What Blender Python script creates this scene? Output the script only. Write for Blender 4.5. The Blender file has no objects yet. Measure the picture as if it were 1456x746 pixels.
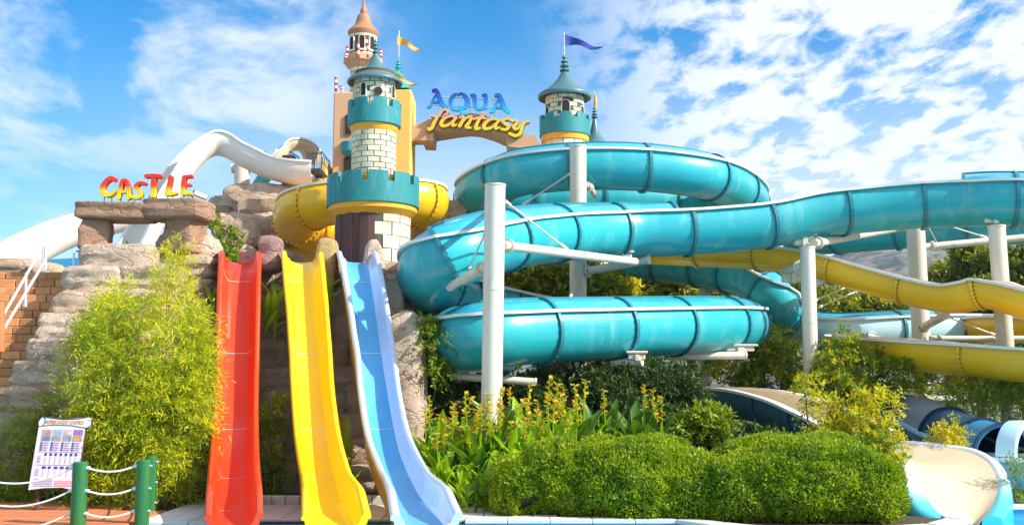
import bpy, math, random
import numpy as np
from mathutils import Vector, Matrix, noise

random.seed(7)
RNG = np.random.default_rng(7)
SC = bpy.context.scene
COL = SC.collection
PI = math.pi

# ------------------------------------------------------------------ camera
F, CX, CY = 1500.0, 728.0, 373.0          # focal length and centre of the photograph in its pixels
PITCH = math.radians(6.84)
CAM = Vector((0, 0, 1.6))
FWD = Vector((0, math.cos(PITCH), math.sin(PITCH)))
UPV = Vector((0, -math.sin(PITCH), math.cos(PITCH)))
cd = bpy.data.cameras.new("camera")
cam = bpy.data.objects.new("camera", cd)
COL.objects.link(cam)
cd.sensor_width = 36
cd.lens = 36 * F / 1456
cd.clip_start = 0.1
cd.clip_end = 6000
cam.location = CAM
cam.rotation_euler = (PI / 2 + PITCH, 0, 0)
SC.camera = cam

# ------------------------------------------------------------------ light
TO_SUN = Vector((0.78, -0.29, 0.59)).normalized()
sd = bpy.data.lights.new("sun", 'SUN')
sd.energy = 4.9
sd.angle = math.radians(0.5)
sd.color = (1.0, 0.95, 0.86)
sun = bpy.data.objects.new("sun", sd)
sun.rotation_euler = (-TO_SUN).to_track_quat('-Z', 'Y').to_euler()
sun.location = (20, -10, 30)
COL.objects.link(sun)
SC.view_settings.view_transform = 'Standard'
SC.view_settings.look = 'None'
SC.view_settings.gamma = 1
SC.view_settings.exposure = 0.72
SC.cycles.max_bounces = 8
SC.cycles.transparent_max_bounces = 8
SC.cycles.caustics_reflective = False
SC.cycles.caustics_refractive = False

W = bpy.data.worlds.new("World")
SC.world = W
W.use_nodes = True


def build_world():
    nt = W.node_tree
    N, L = nt.nodes, nt.links
    N.clear()

    def n(t, **k):
        x = N.new(t)
        for a, b in k.items():
            setattr(x, a, b)
        return x

    def math_(op, a, b=None, c=None, clamp=False):
        x = n('ShaderNodeMath', operation=op, use_clamp=clamp)
        for i, v in enumerate((a, b, c)):
            if v is None:
                continue
            if isinstance(v, (int, float)):
                x.inputs[i].default_value = v
            else:
                L.new(v, x.inputs[i])
        return x.outputs[0]
    sky = n('ShaderNodeTexSky', sky_type='NISHITA', sun_disc=False)
    sky.sun_elevation = math.asin(TO_SUN.z)
    sky.sun_rotation = math.atan2(TO_SUN.x, TO_SUN.y)
    sky.air_density = 1.0
    sky.dust_density = 0.4
    sky.ozone_density = 2.5
    hsv = n('ShaderNodeHueSaturation')
    hsv.inputs['Saturation'].default_value = 1.5
    hsv.inputs['Value'].default_value = 0.84
    hsv.inputs['Hue'].default_value = 0.497
    L.new(sky.outputs[0], hsv.inputs['Color'])
    tc = n('ShaderNodeTexCoord')
    sep = n('ShaderNodeSeparateXYZ')
    L.new(tc.outputs['Generated'], sep.inputs[0])
    zc = math_('MAXIMUM', math_('ADD', sep.outputs[2], 0.10), 0.04)
    u = math_('DIVIDE', sep.outputs[0], zc)
    v = math_('DIVIDE', sep.outputs[1], zc)
    cmb = n('ShaderNodeCombineXYZ')
    L.new(u, cmb.inputs[0])
    L.new(v, cmb.inputs[1])
    az = math_('DIVIDE', sep.outputs[0], math_('MAXIMUM', sep.outputs[1], 0.05))   # left .. right

    def noise_(scale, detail, rough, off, dist=0.0, sx=1.0, sy=1.0, rot=0.0):
        mp = n('ShaderNodeMapping')
        mp.inputs['Location'].default_value = off
        mp.inputs['Scale'].default_value = (sx, sy, 1)
        mp.inputs['Rotation'].default_value = (0, 0, rot)
        L.new(cmb.outputs[0], mp.inputs['Vector'])
        x = n('ShaderNodeTexNoise')
        x.inputs['Scale'].default_value = scale
        x.inputs['Detail'].default_value = detail
        x.inputs['Roughness'].default_value = rough
        x.inputs['Distortion'].default_value = dist
        L.new(mp.outputs[0], x.inputs['Vector'])
        return x.outputs[0]

    def ramp(x, a, b):
        mr = n('ShaderNodeMapRange', interpolation_type='SMOOTHSTEP')
        mr.inputs['From Min'].default_value = a
        mr.inputs['From Max'].default_value = b
        L.new(x, mr.inputs['Value'])
        return mr.outputs[0]
    big = noise_(0.75, 3, 0.5, (1.3, 4.1, 0))
    puff = noise_(9.0, 9, 0.58, (3.2, 0.7, 2), 0.2, 1.0, 0.55)
    streak = noise_(2.6, 9, 0.6, (7.7, 2.2, 5), 0.3, 0.9, 0.55, 0.5)
    right = ramp(az, -0.02, 0.22)
    left = ramp(az, -0.06, -0.24)
    mR = math_('MULTIPLY', ramp(math_('ADD', puff, math_('MULTIPLY', math_('SUBTRACT', big, 0.5), 0.3)), 0.33, 0.55), right)
    mL = math_('MULTIPLY', math_('MULTIPLY', ramp(streak, 0.38, 0.60), left), math_('MULTIPLY_ADD', ramp(sep.outputs[2], 0.16, 0.28), 0.5, 0.35))
    mC = math_('MULTIPLY', ramp(streak, 0.55, 0.8), 0.35)
    # pale band low over the horizon
    low = math_('MULTIPLY', math_('MULTIPLY', ramp(sep.outputs[2], 0.34, 0.08), 0.85), ramp(az, -0.60, -0.08))
    mk = math_('MAXIMUM', math_('MAXIMUM', mR, mL), math_('MAXIMUM', mC, low), clamp=True)
    mk = math_('MULTIPLY', mk, 0.95)
    mix = n('ShaderNodeMix', data_type='RGBA')
    L.new(mk, mix.inputs[0])
    L.new(hsv.outputs[0], mix.inputs[6])
    mix.inputs[7].default_value = (4.4, 4.6, 4.9, 1)
    bg = n('ShaderNodeBackground')
    bg.inputs[1].default_value = 0.15
    L.new(mix.outputs[2], bg.inputs[0])
    out = n('ShaderNodeOutputWorld')
    L.new(bg.outputs[0], out.inputs[0])


build_world()

# ------------------------------------------------------------------ helpers: pixels, objects


def P(px, py, Y):
    """the world point at depth Y (world y) seen at photograph pixel (px, py)"""
    u, v = (px - CX) / F, (CY - py) / F
    d = Vector((u, 0, 0)) + FWD + UPV * v
    t = Y / d.y
    return CAM + d * t


def PZ(px, py, z):
    u, v = (px - CX) / F, (CY - py) / F
    d = Vector((u, 0, 0)) + FWD + UPV * v
    return CAM + d * ((z - CAM.z) / d.z)


def mpp(p):
    return (Vector(p) - CAM).dot(FWD) / F


ORIGIN = {}


def tag(o, label=None, cat=None, group=None, kind=None):
    if label:
        o['label'] = label
    if cat:
        o['category'] = cat
    if group:
        o['group'] = group
    if kind:
        o['kind'] = kind
    return o


def thing(name, label, cat, loc=(0, 0, 0), group=None):
    o = bpy.data.objects.new(name, None)
    o.empty_display_size = 0.2
    COL.objects.link(o)
    o.location = loc
    ORIGIN[o.name] = Vector(loc)
    return tag(o, label, cat, group)


def origin(parent):
    v = Vector((0, 0, 0))
    while parent is not None:
        v = v + ORIGIN.get(parent.name, Vector((0, 0, 0)))
        parent = parent.parent
    return v


def link(name, me, parent=None, loc=None):
    o = bpy.data.objects.new(name, me)
    COL.objects.link(o)
    if parent is not None:
        o.parent = parent
    if loc is not None:
        o.location = loc
        ORIGIN[o.name] = Vector(loc)
    return o


class MB:
    """collects geometry in world coordinates; build() links it as one mesh object"""

    def __init__(s):
        s.v, s.f, s.m = [], [], []

    def add(s, verts, faces, mi=0):
        b = len(s.v)
        s.v.extend([tuple(p) for p in verts])
        for f in faces:
            s.f.append([i + b for i in f])
            s.m.append(mi)
        return s

    def box(s, c, size, rot=None, mi=0, taper=1.0):
        hx, hy, hz = size[0] / 2, size[1] / 2, size[2] / 2
        vs = []
        for z in (-1, 1):
            t = taper if z > 0 else 1.0
            for x, y in ((-1, -1), (1, -1), (1, 1), (-1, 1)):
                vs.append(Vector((x * hx * t, y * hy * t, z * hz)))
        if rot is not None:
            vs = [rot @ q for q in vs]
        c = Vector(c)
        return s.add([c + q for q in vs], [(3, 2, 1, 0), (4, 5, 6, 7), (0, 1, 5, 4), (1, 2, 6, 5), (2, 3, 7, 6), (3, 0, 4, 7)], mi)

    def bbox(s, c, size, bev=0.02, rot=None, mi=0):
        """box with chamfered edges (24 vertices)"""
        h = [size[0] / 2, size[1] / 2, size[2] / 2]
        bev = min(bev, min(h) * 0.6)
        vs, idx = [], {}
        c = Vector(c)
        for a in range(3):
            for sx in (-1, 1):
                for sy in (-1, 1):
                    for sz in (-1, 1):
                        sg = (sx, sy, sz)
                        q = Vector([sg[i] * (h[i] if i == a else h[i] - bev) for i in range(3)])
                        idx[(a, sx, sy, sz)] = len(vs)
                        vs.append(c + (rot @ q if rot is not None else q))
        fs = []
        for a in range(3):
            b1, b2 = (a + 1) % 3, (a + 2) % 3
            for sa in (-1, 1):
                q = []
                for s1, s2 in ((-1, -1), (1, -1), (1, 1), (-1, 1)):
                    k = [0, 0, 0]
                    k[a], k[b1], k[b2] = sa, s1, s2
                    q.append(idx[(a, *k)])
                fs.append(q if sa > 0 else q[::-1])
        for a in range(3):
            b1, b2 = (a + 1) % 3, (a + 2) % 3
            for s1 in (-1, 1):
                for s2 in (-1, 1):
                    k0, k1 = [0, 0, 0], [0, 0, 0]
                    k0[a], k1[a] = -1, 1
                    k0[b1] = k1[b1] = s1
                    k0[b2] = k1[b2] = s2
                    fs.append([idx[(b1, *k0)], idx[(b1, *k1)], idx[(b2, *k1)], idx[(b2, *k0)]])
        for sx in (-1, 1):
            for sy in (-1, 1):
                for sz in (-1, 1):
                    fs.append([idx[(0, sx, sy, sz)], idx[(1, sx, sy, sz)], idx[(2, sx, sy, sz)]])
        return s.add(vs, fs, mi)

    def tube(s, pts, r, n=10, mi=0, caps=True):
        pts = [Vector(p) for p in pts]
        rs = r if isinstance(r, (list, tuple)) else [r] * len(pts)
        vs, fs = [], []
        ref = None
        for i, p in enumerate(pts):
            t = (pts[min(i + 1, len(pts) - 1)] - pts[max(i - 1, 0)]).normalized()
            if ref is None:
                ref = Vector((0, 0, 1)) if abs(t.z) < 0.9 else Vector((0, -1, 0))
            a = t.cross(ref)
            if a.length < 1e-5:
                a = t.cross(Vector((1, 0, 0)))
            a.normalize()
            b = a.cross(t).normalized()
            ref = b
            for k in range(n):
                w = 2 * PI * k / n
                vs.append(p + (a * math.cos(w) + b * math.sin(w)) * rs[i])
        for i in range(len(pts) - 1):
            for k in range(n):
                k2 = (k + 1) % n
                fs.append((i * n + k, i * n + k2, (i + 1) * n + k2, (i + 1) * n + k))
        if caps:
            fs.append(tuple(range(n))[::-1])
            fs.append(tuple((len(pts) - 1) * n + k for k in range(n)))
        return s.add(vs, fs, mi)

    def lathe(s, c, prof, n=40, mi=0, a0=0.0, a1=2 * PI, close=False):
        """prof: (radius, z) pairs about the vertical axis through c (x, y)"""
        full = abs(a1 - a0 - 2 * PI) < 1e-6
        k = n if full else n + 1
        vs, fs = [], []
        for r, z in prof:
            for i in range(k):
                w = a0 + (a1 - a0) * i / n
                vs.append((c[0] + r * math.sin(w), c[1] - r * math.cos(w), z))
        m = len(prof)
        for j in range(m - 1):
            for i in range(n):
                i2 = (i + 1) % k
                fs.append((j * k + i, j * k + i2, (j + 1) * k + i2, (j + 1) * k + i))
        if close:
            for i in range(n):
                i2 = (i + 1) % k
                fs.append(((m - 1) * k + i, (m - 1) * k + i2, i2, i))
            if not full:
                fs.append([j * k for j in range(m)])
                fs.append([j * k + n for j in range(m)][::-1])
        return s.add(vs, fs, mi)

    def prism(s, pts, d, mi=0):
        """pts: outline in 3D, extruded by vector d"""
        n = len(pts)
        pts = [Vector(p) for p in pts]
        d = Vector(d)
        vs = pts + [p + d for p in pts]
        fs = [tuple(range(n)), tuple(range(2 * n - 1, n - 1, -1))]
        for i in range(n):
            j = (i + 1) % n
            fs.append((i, i + n, j + n, j))
        return s.add(vs, fs, mi)

    def grid(s, rows, mi=0, flip=False):
        R, Cn = len(rows), len(rows[0])
        vs = [p for r in rows for p in r]
        fs = []
        for i in range(R - 1):
            for j in range(Cn - 1):
                q = (i * Cn + j, i * Cn + j + 1, (i + 1) * Cn + j + 1, (i + 1) * Cn + j)
                fs.append(q[::-1] if flip else q)
        return s.add(vs, fs, mi)

    def build(s, name, mats, parent=None, smooth=40, loc=None, label=None):
        o0 = origin(parent)
        if loc is not None:
            o0 = o0 + Vector(loc)
        me = bpy.data.meshes.new(name)
        ox, oy, oz = o0
        me.from_pydata([(x - ox, y - oy, z - oz) for x, y, z in s.v], [], s.f)
        for m in (mats if isinstance(mats, (list, tuple)) else [mats]):
            me.materials.append(m)
        me.polygons.foreach_set('material_index', s.m)
        if smooth:
            me.polygons.foreach_set('use_smooth', [True] * len(s.f))
            me.update()
            me.set_sharp_from_angle(angle=math.radians(smooth))
        me.update()
        o = link(name, me, parent, loc)
        if label:
            o['label'] = label
        return o


# ------------------------------------------------------------------ materials


def _nodes(name):
    m = bpy.data.materials.new(name)
    m.use_nodes = True
    nt = m.node_tree
    return m, nt, nt.nodes, nt.links, nt.nodes['Principled BSDF']


def rgba(c):
    return (c[0], c[1], c[2], 1)


def M(name, c, c2=None, sc=2.0, rough=0.5, bump=0.0, bsc=30.0, coat=0.0, stain=None, ssc=1.2, samt=0.5, metal=0.0,
      stretch=(1, 1, 1), rnd=0.0, spec=0.5, sub=None):
    """procedural paint / stone: two-tone noise, stains of their own shape, fine relief"""
    m, nt, N, L, b = _nodes(name)
    geo = N.new('ShaderNodeNewGeometry')
    mp = N.new('ShaderNodeMapping')
    mp.inputs['Scale'].default_value = stretch
    L.new(geo.outputs['Position'], mp.inputs['Vector'])
    col = None

    def nz(scale, det=6, rg=0.6, dist=0.0):
        x = N.new('ShaderNodeTexNoise')
        x.inputs['Scale'].default_value = scale
        x.inputs['Detail'].default_value = det
        x.inputs['Roughness'].default_value = rg
        x.inputs['Distortion'].default_value = dist
        L.new(mp.outputs[0], x.inputs['Vector'])
        return x.outputs[0]

    def mr(x, a, b_, lo=0.0, hi=1.0):
        y = N.new('ShaderNodeMapRange')
        y.inputs['From Min'].default_value = a
        y.inputs['From Max'].default_value = b_
        y.inputs['To Min'].default_value = lo
        y.inputs['To Max'].default_value = hi
        L.new(x, y.inputs['Value'])
        return y.outputs[0]
    mix = N.new('ShaderNodeMix')
    mix.data_type = 'RGBA'
    L.new(mr(nz(sc), 0.3, 0.7), mix.inputs[0])
    mix.inputs[6].default_value = rgba(c)
    mix.inputs[7].default_value = rgba(c2 if c2 else [x * 0.82 for x in c])
    col = mix.outputs[2]
    if stain is not None:
        m2 = N.new('ShaderNodeMix')
        m2.data_type = 'RGBA'
        L.new(mr(nz(ssc, 8, 0.65, 0.6), 0.52, 0.68, 0.0, samt), m2.inputs[0])
        L.new(col, m2.inputs[6])
        m2.inputs[7].default_value = rgba(stain)
        col = m2.outputs[2]
    if rnd > 0:
        oi = N.new('ShaderNodeObjectInfo')
        hs = N.new('ShaderNodeHueSaturation')
        L.new(mr(oi.outputs['Random'], 0, 1, 1 - rnd, 1 + rnd), hs.inputs['Value'])
        L.new(col, hs.inputs['Color'])
        col = hs.outputs[0]
    L.new(col, b.inputs['Base Color'])
    L.new(mr(nz(sc * 3.1), 0.3, 0.7, max(0.03, rough * 0.8), min(1, rough * 1.25)), b.inputs['Roughness'])
    b.inputs['Metallic'].default_value = metal
    b.inputs['Specular IOR Level'].default_value = spec
    b.inputs['Coat Weight'].default_value = coat
    b.inputs['Coat Roughness'].default_value = 0.06
    if bump > 0:
        bp = N.new('ShaderNodeBump')
        bp.inputs['Strength'].default_value = 1.0
        bp.inputs['Distance'].default_value = bump
        L.new(nz(bsc, 8, 0.65), bp.inputs['Height'])
        L.new(bp.outputs[0], b.inputs['Normal'])
    return m


def LEAF(name, c, c2, trans=0.35, tcol=None, rough=0.45, sc=1.5):
    m, nt, N, L, b = _nodes(name)
    geo = N.new('ShaderNodeNewGeometry')
    nzv = N.new('ShaderNodeTexNoise')
    nzv.inputs['Scale'].default_value = sc
    L.new(geo.outputs['Position'], nzv.inputs['Vector'])
    ad = N.new('ShaderNodeMath')
    ad.operation = 'MULTIPLY_ADD'
    L.new(geo.outputs['Random Per Island'], ad.inputs[0])
    ad.inputs[1].default_value = 0.7
    sub = N.new('ShaderNodeMath')
    sub.operation = 'MULTIPLY_ADD'
    L.new(nzv.outputs[0], sub.inputs[0])
    sub.inputs[1].default_value = 1.2
    sub.inputs[2].default_value = -0.45
    L.new(sub.outputs[0], ad.inputs[2])
    ad.use_clamp = True
    mix = N.new('ShaderNodeMix')
    mix.data_type = 'RGBA'
    L.new(ad.outputs[0], mix.inputs[0])
    mix.inputs[6].default_value = rgba(c)
    mix.inputs[7].default_value = rgba(c2)
    L.new(mix.outputs[2], b.inputs['Base Color'])
    b.inputs['Roughness'].default_value = rough
    b.inputs['Specular IOR Level'].default_value = 0.35
    tr = N.new('ShaderNodeBsdfTranslucent')
    mul = N.new('ShaderNodeMix')
    mul.data_type = 'RGBA'
    mul.blend_type = 'MULTIPLY'
    mul.inputs[0].default_value = 1.0
    L.new(mix.outputs[2], mul.inputs[6])
    mul.inputs[7].default_value = rgba(tcol or (1.7, 1.6, 0.6))
    L.new(mul.outputs[2], tr.inputs['Color'])
    ms = N.new('ShaderNodeMixShader')
    ms.inputs[0].default_value = trans
    L.new(b.outputs[0], ms.inputs[1])
    L.new(tr.outputs[0], ms.inputs[2])
    L.new(ms.outputs[0], N['Material Output'].inputs['Surface'])
    return m


def GRAD(name, stops, z0, z1, rough=0.35, axis=2):
    """paint that changes colour from z0 to z1 (world height), as on the painted letters"""
    m, nt, N, L, b = _nodes(name)
    geo = N.new('ShaderNodeNewGeometry')
    sp = N.new('ShaderNodeSeparateXYZ')
    L.new(geo.outputs['Position'], sp.inputs[0])
    mr = N.new('ShaderNodeMapRange')
    mr.inputs['From Min'].default_value = z0
    mr.inputs['From Max'].default_value = z1
    L.new(sp.outputs[axis], mr.inputs['Value'])
    cr = N.new('ShaderNodeValToRGB')
    e = cr.color_ramp.elements
    e[0].position, e[0].color = stops[0][0], rgba(stops[0][1])
    e[1].position, e[1].color = stops[-1][0], rgba(stops[-1][1])
    for p, c in stops[1:-1]:
        x = e.new(p)
        x.color = rgba(c)
    L.new(mr.outputs[0], cr.inputs[0])
    L.new(cr.outputs[0], b.inputs['Base Color'])
    b.inputs['Roughness'].default_value = rough
    return m


def ROCK(name, c, c2, crack=(0.10, 0.075, 0.05), stain=(0.42, 0.22, 0.10), samt=0.35):
    m, nt, N, L, b = _nodes(name)
    geo = N.new('ShaderNodeNewGeometry')
    mp = N.new('ShaderNodeMapping')
    mp.inputs['Scale'].default_value = (1, 1, 1.5)
    L.new(geo.outputs['Position'], mp.inputs['Vector'])

    def nz(scale, det=8, rg=0.62, dist=0.3, v=mp.outputs[0]):
        x = N.new('ShaderNodeTexNoise')
        x.inputs['Scale'].default_value = scale
        x.inputs['Detail'].default_value = det
        x.inputs['Roughness'].default_value = rg
        x.inputs['Distortion'].default_value = dist
        L.new(v, x.inputs['Vector'])
        return x.outputs[0]

    def mr(x, a, b_, lo=0.0, hi=1.0):
        y = N.new('ShaderNodeMapRange')
        y.inputs['From Min'].default_value = a
        y.inputs['From Max'].default_value = b_
        y.inputs['To Min'].default_value = lo
        y.inputs['To Max'].default_value = hi
        L.new(x, y.inputs['Value'])
        return y.outputs[0]

    def mixc(fac, a, c_):
        x = N.new('ShaderNodeMix')
        x.data_type = 'RGBA'
        L.new(fac, x.inputs[0])
        L.new(a, x.inputs[6])
        x.inputs[7].default_value = rgba(c_)
        return x.outputs[2]
    x = N.new('ShaderNodeMix')
    x.data_type = 'RGBA'
    L.new(mr(nz(1.3), 0.35, 0.65), x.inputs[0])
    x.inputs[6].default_value = rgba(c)
    x.inputs[7].default_value = rgba(c2)
    col = mixc(mr(nz(0.9, 6, 0.6, 1.2), 0.53, 0.7, 0, samt), x.outputs[2], stain)
    vo = N.new('ShaderNodeTexVoronoi')
    vo.feature = 'DISTANCE_TO_EDGE'
    vo.inputs['Scale'].default_value = 1.35
    nv = N.new('ShaderNodeTexNoise')
    nv.inputs['Scale'].default_value = 2.5
    nv.inputs['Detail'].default_value = 5
    L.new(mp.outputs[0], nv.inputs['Vector'])
    va = N.new('ShaderNodeVectorMath')
    va.operation = 'MULTIPLY_ADD'
    L.new(nv.outputs['Color'], va.inputs[0])
    va.inputs[1].default_value = (1.3, 1.3, 0.9)
    L.new(mp.outputs[0], va.inputs[2])
    L.new(va.outputs[0], vo.inputs['Vector'])
    cr = mr(vo.outputs['Distance'], 0.0, 0.014, 0.32, 0.0)
    col = mixc(cr, col, crack)
    fine = nz(48, 8, 0.75)
    hs = N.new('ShaderNodeHueSaturation')
    L.new(mr(fine, 0.3, 0.7, 0.68, 1.22), hs.inputs['Value'])
    L.new(col, hs.inputs['Color'])
    L.new(hs.outputs[0], b.inputs['Base Color'])
    b.inputs['Roughness'].default_value = 0.9
    b.inputs['Specular IOR Level'].default_value = 0.2
    h = N.new('ShaderNodeMath')
    h.operation = 'MULTIPLY_ADD'
    L.new(nz(9, 12, 0.78), h.inputs[0])
    h.inputs[1].default_value = 1.0
    L.new(mr(vo.outputs['Distance'], 0.0, 0.06, -0.35, 0.0), h.inputs[2])
    bp = N.new('ShaderNodeBump')
    bp.inputs['Distance'].default_value = 0.10
    bp.inputs['Strength'].default_value = 0.9
    L.new(h.outputs[0], bp.inputs['Height'])
    L.new(bp.outputs[0], b.inputs['Normal'])
    return m


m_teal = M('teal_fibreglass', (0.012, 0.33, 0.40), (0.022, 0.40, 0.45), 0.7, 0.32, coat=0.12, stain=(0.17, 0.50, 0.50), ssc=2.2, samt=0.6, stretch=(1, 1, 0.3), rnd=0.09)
m_teal_in = M('pale_blue_gelcoat', (0.55, 0.76, 0.84), (0.42, 0.70, 0.82), 0.8, 0.25, coat=0.3)
m_cover = M('blue_cover_gelcoat', (0.02, 0.34, 0.50), (0.03, 0.40, 0.54), 0.8, 0.28, coat=0.3, stain=(0.2, 0.52, 0.6), ssc=2.5, samt=0.5, rnd=0.08)
m_tealdark = M('dark_teal_flange', (0.012, 0.17, 0.22), (0.018, 0.21, 0.26), 3, 0.35)
m_bolt = M('bolt_steel', (0.10, 0.12, 0.12), None, 8, 0.4, metal=0.5)
m_rim = M('white_flange', (0.82, 0.80, 0.76), (0.74, 0.71, 0.66), 2.5, 0.4, stain=(0.45, 0.40, 0.33), ssc=5, samt=0.35)
m_white = M('white_gelcoat', (0.76, 0.75, 0.72), (0.68, 0.66, 0.61), 0.9, 0.35, coat=0.2, stain=(0.6, 0.52, 0.42), ssc=1.5, samt=0.25)
m_steel = M('cream_painted_steel', (0.70, 0.65, 0.56), (0.62, 0.56, 0.46), 1.2, 0.42, stain=(0.50, 0.36, 0.22), ssc=3.0, samt=0.6, stretch=(1, 1, 0.25), bump=0.002, bsc=60)
m_yel = M('yellow_fibreglass', (0.92, 0.54, 0.010), (0.90, 0.48, 0.008), 0.8, 0.32, coat=0.12, stain=(0.72, 0.36, 0.03), ssc=2, samt=0.4, rnd=0.06)
m_yel_in = M('yellow_inside', (0.84, 0.55, 0.12), (0.80, 0.48, 0.06), 0.9, 0.3, coat=0.2)
m_yel_slide = M('lemon_yellow_gelcoat', (0.86, 0.62, 0.004), (0.85, 0.56, 0.003), 0.9, 0.3, coat=0.15, spec=0.35, stain=(0.78, 0.52, 0.05), ssc=6, samt=0.45, stretch=(1, 0.12, 0.12))
m_red = M('red_gelcoat', (0.74, 0.066, 0.007), (0.68, 0.036, 0.012), 0.9, 0.32, coat=0.12, spec=0.35, stain=(0.62, 0.10, 0.08), ssc=6, samt=0.45, stretch=(1, 0.12, 0.12))
m_redout = M('dull_red_outside', (0.42, 0.05, 0.03), (0.34, 0.05, 0.04), 1.5, 0.5)
m_blue_shaded = M('shaded_blue_gelcoat', (0.10, 0.38, 0.66), (0.07, 0.33, 0.62), 1.2, 0.3, coat=0.15, spec=0.35, stain=(0.18, 0.46, 0.70), ssc=6, samt=0.45, stretch=(1, 0.12, 0.12))  # bed of the pale blue slide, shade between its walls put into the colour
m_blue_wall = M('white_blue_gelcoat', (0.54, 0.62, 0.78), (0.48, 0.57, 0.75), 1.0, 0.25, coat=0.4)
m_yel_out = M('amber_outside', (0.78, 0.47, 0.03), (0.74, 0.42, 0.03), 1.0, 0.35, coat=0.2)
m_bed = M('cream_mouth_gelcoat', (0.62, 0.51, 0.36), (0.58, 0.46, 0.31), 0.9, 0.4, stain=(0.48, 0.36, 0.22), ssc=3, samt=0.3, spec=0.3)
m_cream = M('cream_gelcoat', (0.72, 0.60, 0.43), (0.68, 0.55, 0.37), 0.9, 0.35, coat=0.2, stain=(0.7, 0.52, 0.32), ssc=2, samt=0.25)
m_navy = M('dark_teal_outside', (0.012, 0.13, 0.18), (0.02, 0.17, 0.22), 1.4, 0.4, stain=(0.07, 0.18, 0.2), ssc=2.4, samt=0.5)
m_fabric = M('grey_mat_cover', (0.30, 0.31, 0.34), (0.22, 0.23, 0.26), 9, 0.85, bump=0.006, bsc=90, stain=(0.42, 0.42, 0.42), ssc=6, samt=0.4)
m_nvy2 = M('navy_gelcoat', (0.012, 0.055, 0.12), (0.02, 0.075, 0.15), 2, 0.3, coat=0.3)
m_midblue = M('mid_blue_gelcoat', (0.05, 0.33, 0.60), (0.04, 0.28, 0.52), 1.6, 0.25, coat=0.4)

m_stoneA = M('painted_ashlar', (0.74, 0.71, 0.52), (0.66, 0.62, 0.44), 5, 0.75, bump=0.010, bsc=35, rnd=0.16, stain=(0.42, 0.35, 0.22), ssc=4, samt=0.6, stretch=(1, 1, 0.5))
m_joint = M('dark_joint', (0.075, 0.068, 0.055), (0.11, 0.10, 0.08), 9, 0.9)
m_tealpaint = M('teal_paint', (0.012, 0.20, 0.22), (0.016, 0.24, 0.26), 3, 0.6, bump=0.006, bsc=40, stain=(0.10, 0.34, 0.35), ssc=9, samt=0.6, stretch=(1, 1, 0.15))
m_gold = M('golden_paint', (0.82, 0.42, 0.035), (0.78, 0.38, 0.03), 3, 0.6, bump=0.004, bsc=40)
m_cone = M('slate_roof_paint', (0.055, 0.15, 0.17), (0.075, 0.18, 0.20), 2, 0.38, stain=(0.12, 0.22, 0.24), ssc=5, samt=0.4, stretch=(1, 1, 0.3))
m_conein = M('roof_underside', (0.13, 0.13, 0.11), (0.17, 0.16, 0.13), 3, 0.7)
m_peach = M('peach_render', (0.62, 0.36, 0.20), (0.58, 0.33, 0.18), 1.2, 0.85, bump=0.006, bsc=45, stain=(0.45, 0.26, 0.15), ssc=1.4, samt=0.35, stretch=(1, 1, 0.3))
m_ochre = M('ochre_render', (0.78, 0.50, 0.11), (0.74, 0.46, 0.10), 1.3, 0.85, bump=0.005, bsc=45, stain=(0.6, 0.38, 0.12), ssc=1.4, samt=0.3, stretch=(1, 1, 0.3))
m_terra = M('terracotta_paint', (0.44, 0.20, 0.10), (0.38, 0.17, 0.085), 2.5, 0.6, bump=0.005, bsc=40)
m_dark = M('dark_opening', (0.018, 0.014, 0.012), None, 5, 0.8)
m_door = M('plum_door_boards', (0.075, 0.035, 0.035), (0.11, 0.052, 0.045), 4, 0.7, bump=0.005, bsc=30, stretch=(4, 4, 0.4), rnd=0.15)
m_turq = M('turquoise_roof', (0.06, 0.42, 0.40), (0.05, 0.36, 0.36), 2, 0.5)
m_ochrerock = ROCK('beam_stone', (0.58, 0.36, 0.24), (0.48, 0.28, 0.18), stain=(0.26, 0.13, 0.08), samt=0.4)
m_rock = ROCK('sandy_rock', (0.74, 0.55, 0.40), (0.62, 0.44, 0.31), samt=0.3)
m_rock2 = ROCK('pale_rock', (0.80, 0.62, 0.48), (0.66, 0.50, 0.38), samt=0.22)
m_rockg = ROCK('greyish_rock', (0.62, 0.52, 0.41), (0.50, 0.42, 0.33), samt=0.25)
m_rockp = ROCK('pinkish_rock', (0.52, 0.36, 0.30), (0.44, 0.24, 0.24), stain=(0.45, 0.15, 0.20), samt=0.3)
m_rocky = ROCK('yellowed_rock', (0.62, 0.47, 0.24), (0.54, 0.40, 0.22), stain=(0.62, 0.36, 0.05), samt=0.4)
m_brick = M('orange_block', (0.64, 0.29, 0.11), (0.52, 0.22, 0.085), 6, 0.85, bump=0.008, bsc=40, rnd=0.28, stain=(0.30, 0.14, 0.08), ssc=7, samt=0.4)
m_green = M('green_post_paint', (0.018, 0.135, 0.035), (0.025, 0.17, 0.045), 5, 0.45, stretch=(6, 6, 0.5), bump=0.003, bsc=30, stain=(0.03, 0.07, 0.03), ssc=6, samt=0.35)
m_rope = M('white_rope', (0.80, 0.78, 0.72), (0.66, 0.63, 0.56), 40, 0.8, bump=0.003, bsc=160)
m_rail = M('galvanised_rail', (0.72, 0.74, 0.75), (0.62, 0.64, 0.66), 4, 0.35, metal=0.35)
m_railg = M('dark_grey_rail', (0.05, 0.055, 0.065), None, 4, 0.5)
m_orange = M('orange_post', (0.66, 0.17, 0.05), None, 4, 0.5)
m_deck = M('orange_deck', (0.58, 0.20, 0.08), (0.50, 0.165, 0.065), 3, 0.6, stretch=(1, 8, 1), bump=0.004, bsc=25, rnd=0.1)
m_pave = M('white_paving', (0.70, 0.68, 0.64), (0.62, 0.60, 0.56), 3, 0.8, bump=0.004, bsc=60, stain=(0.48, 0.45, 0.4), ssc=3, samt=0.35)
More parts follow.
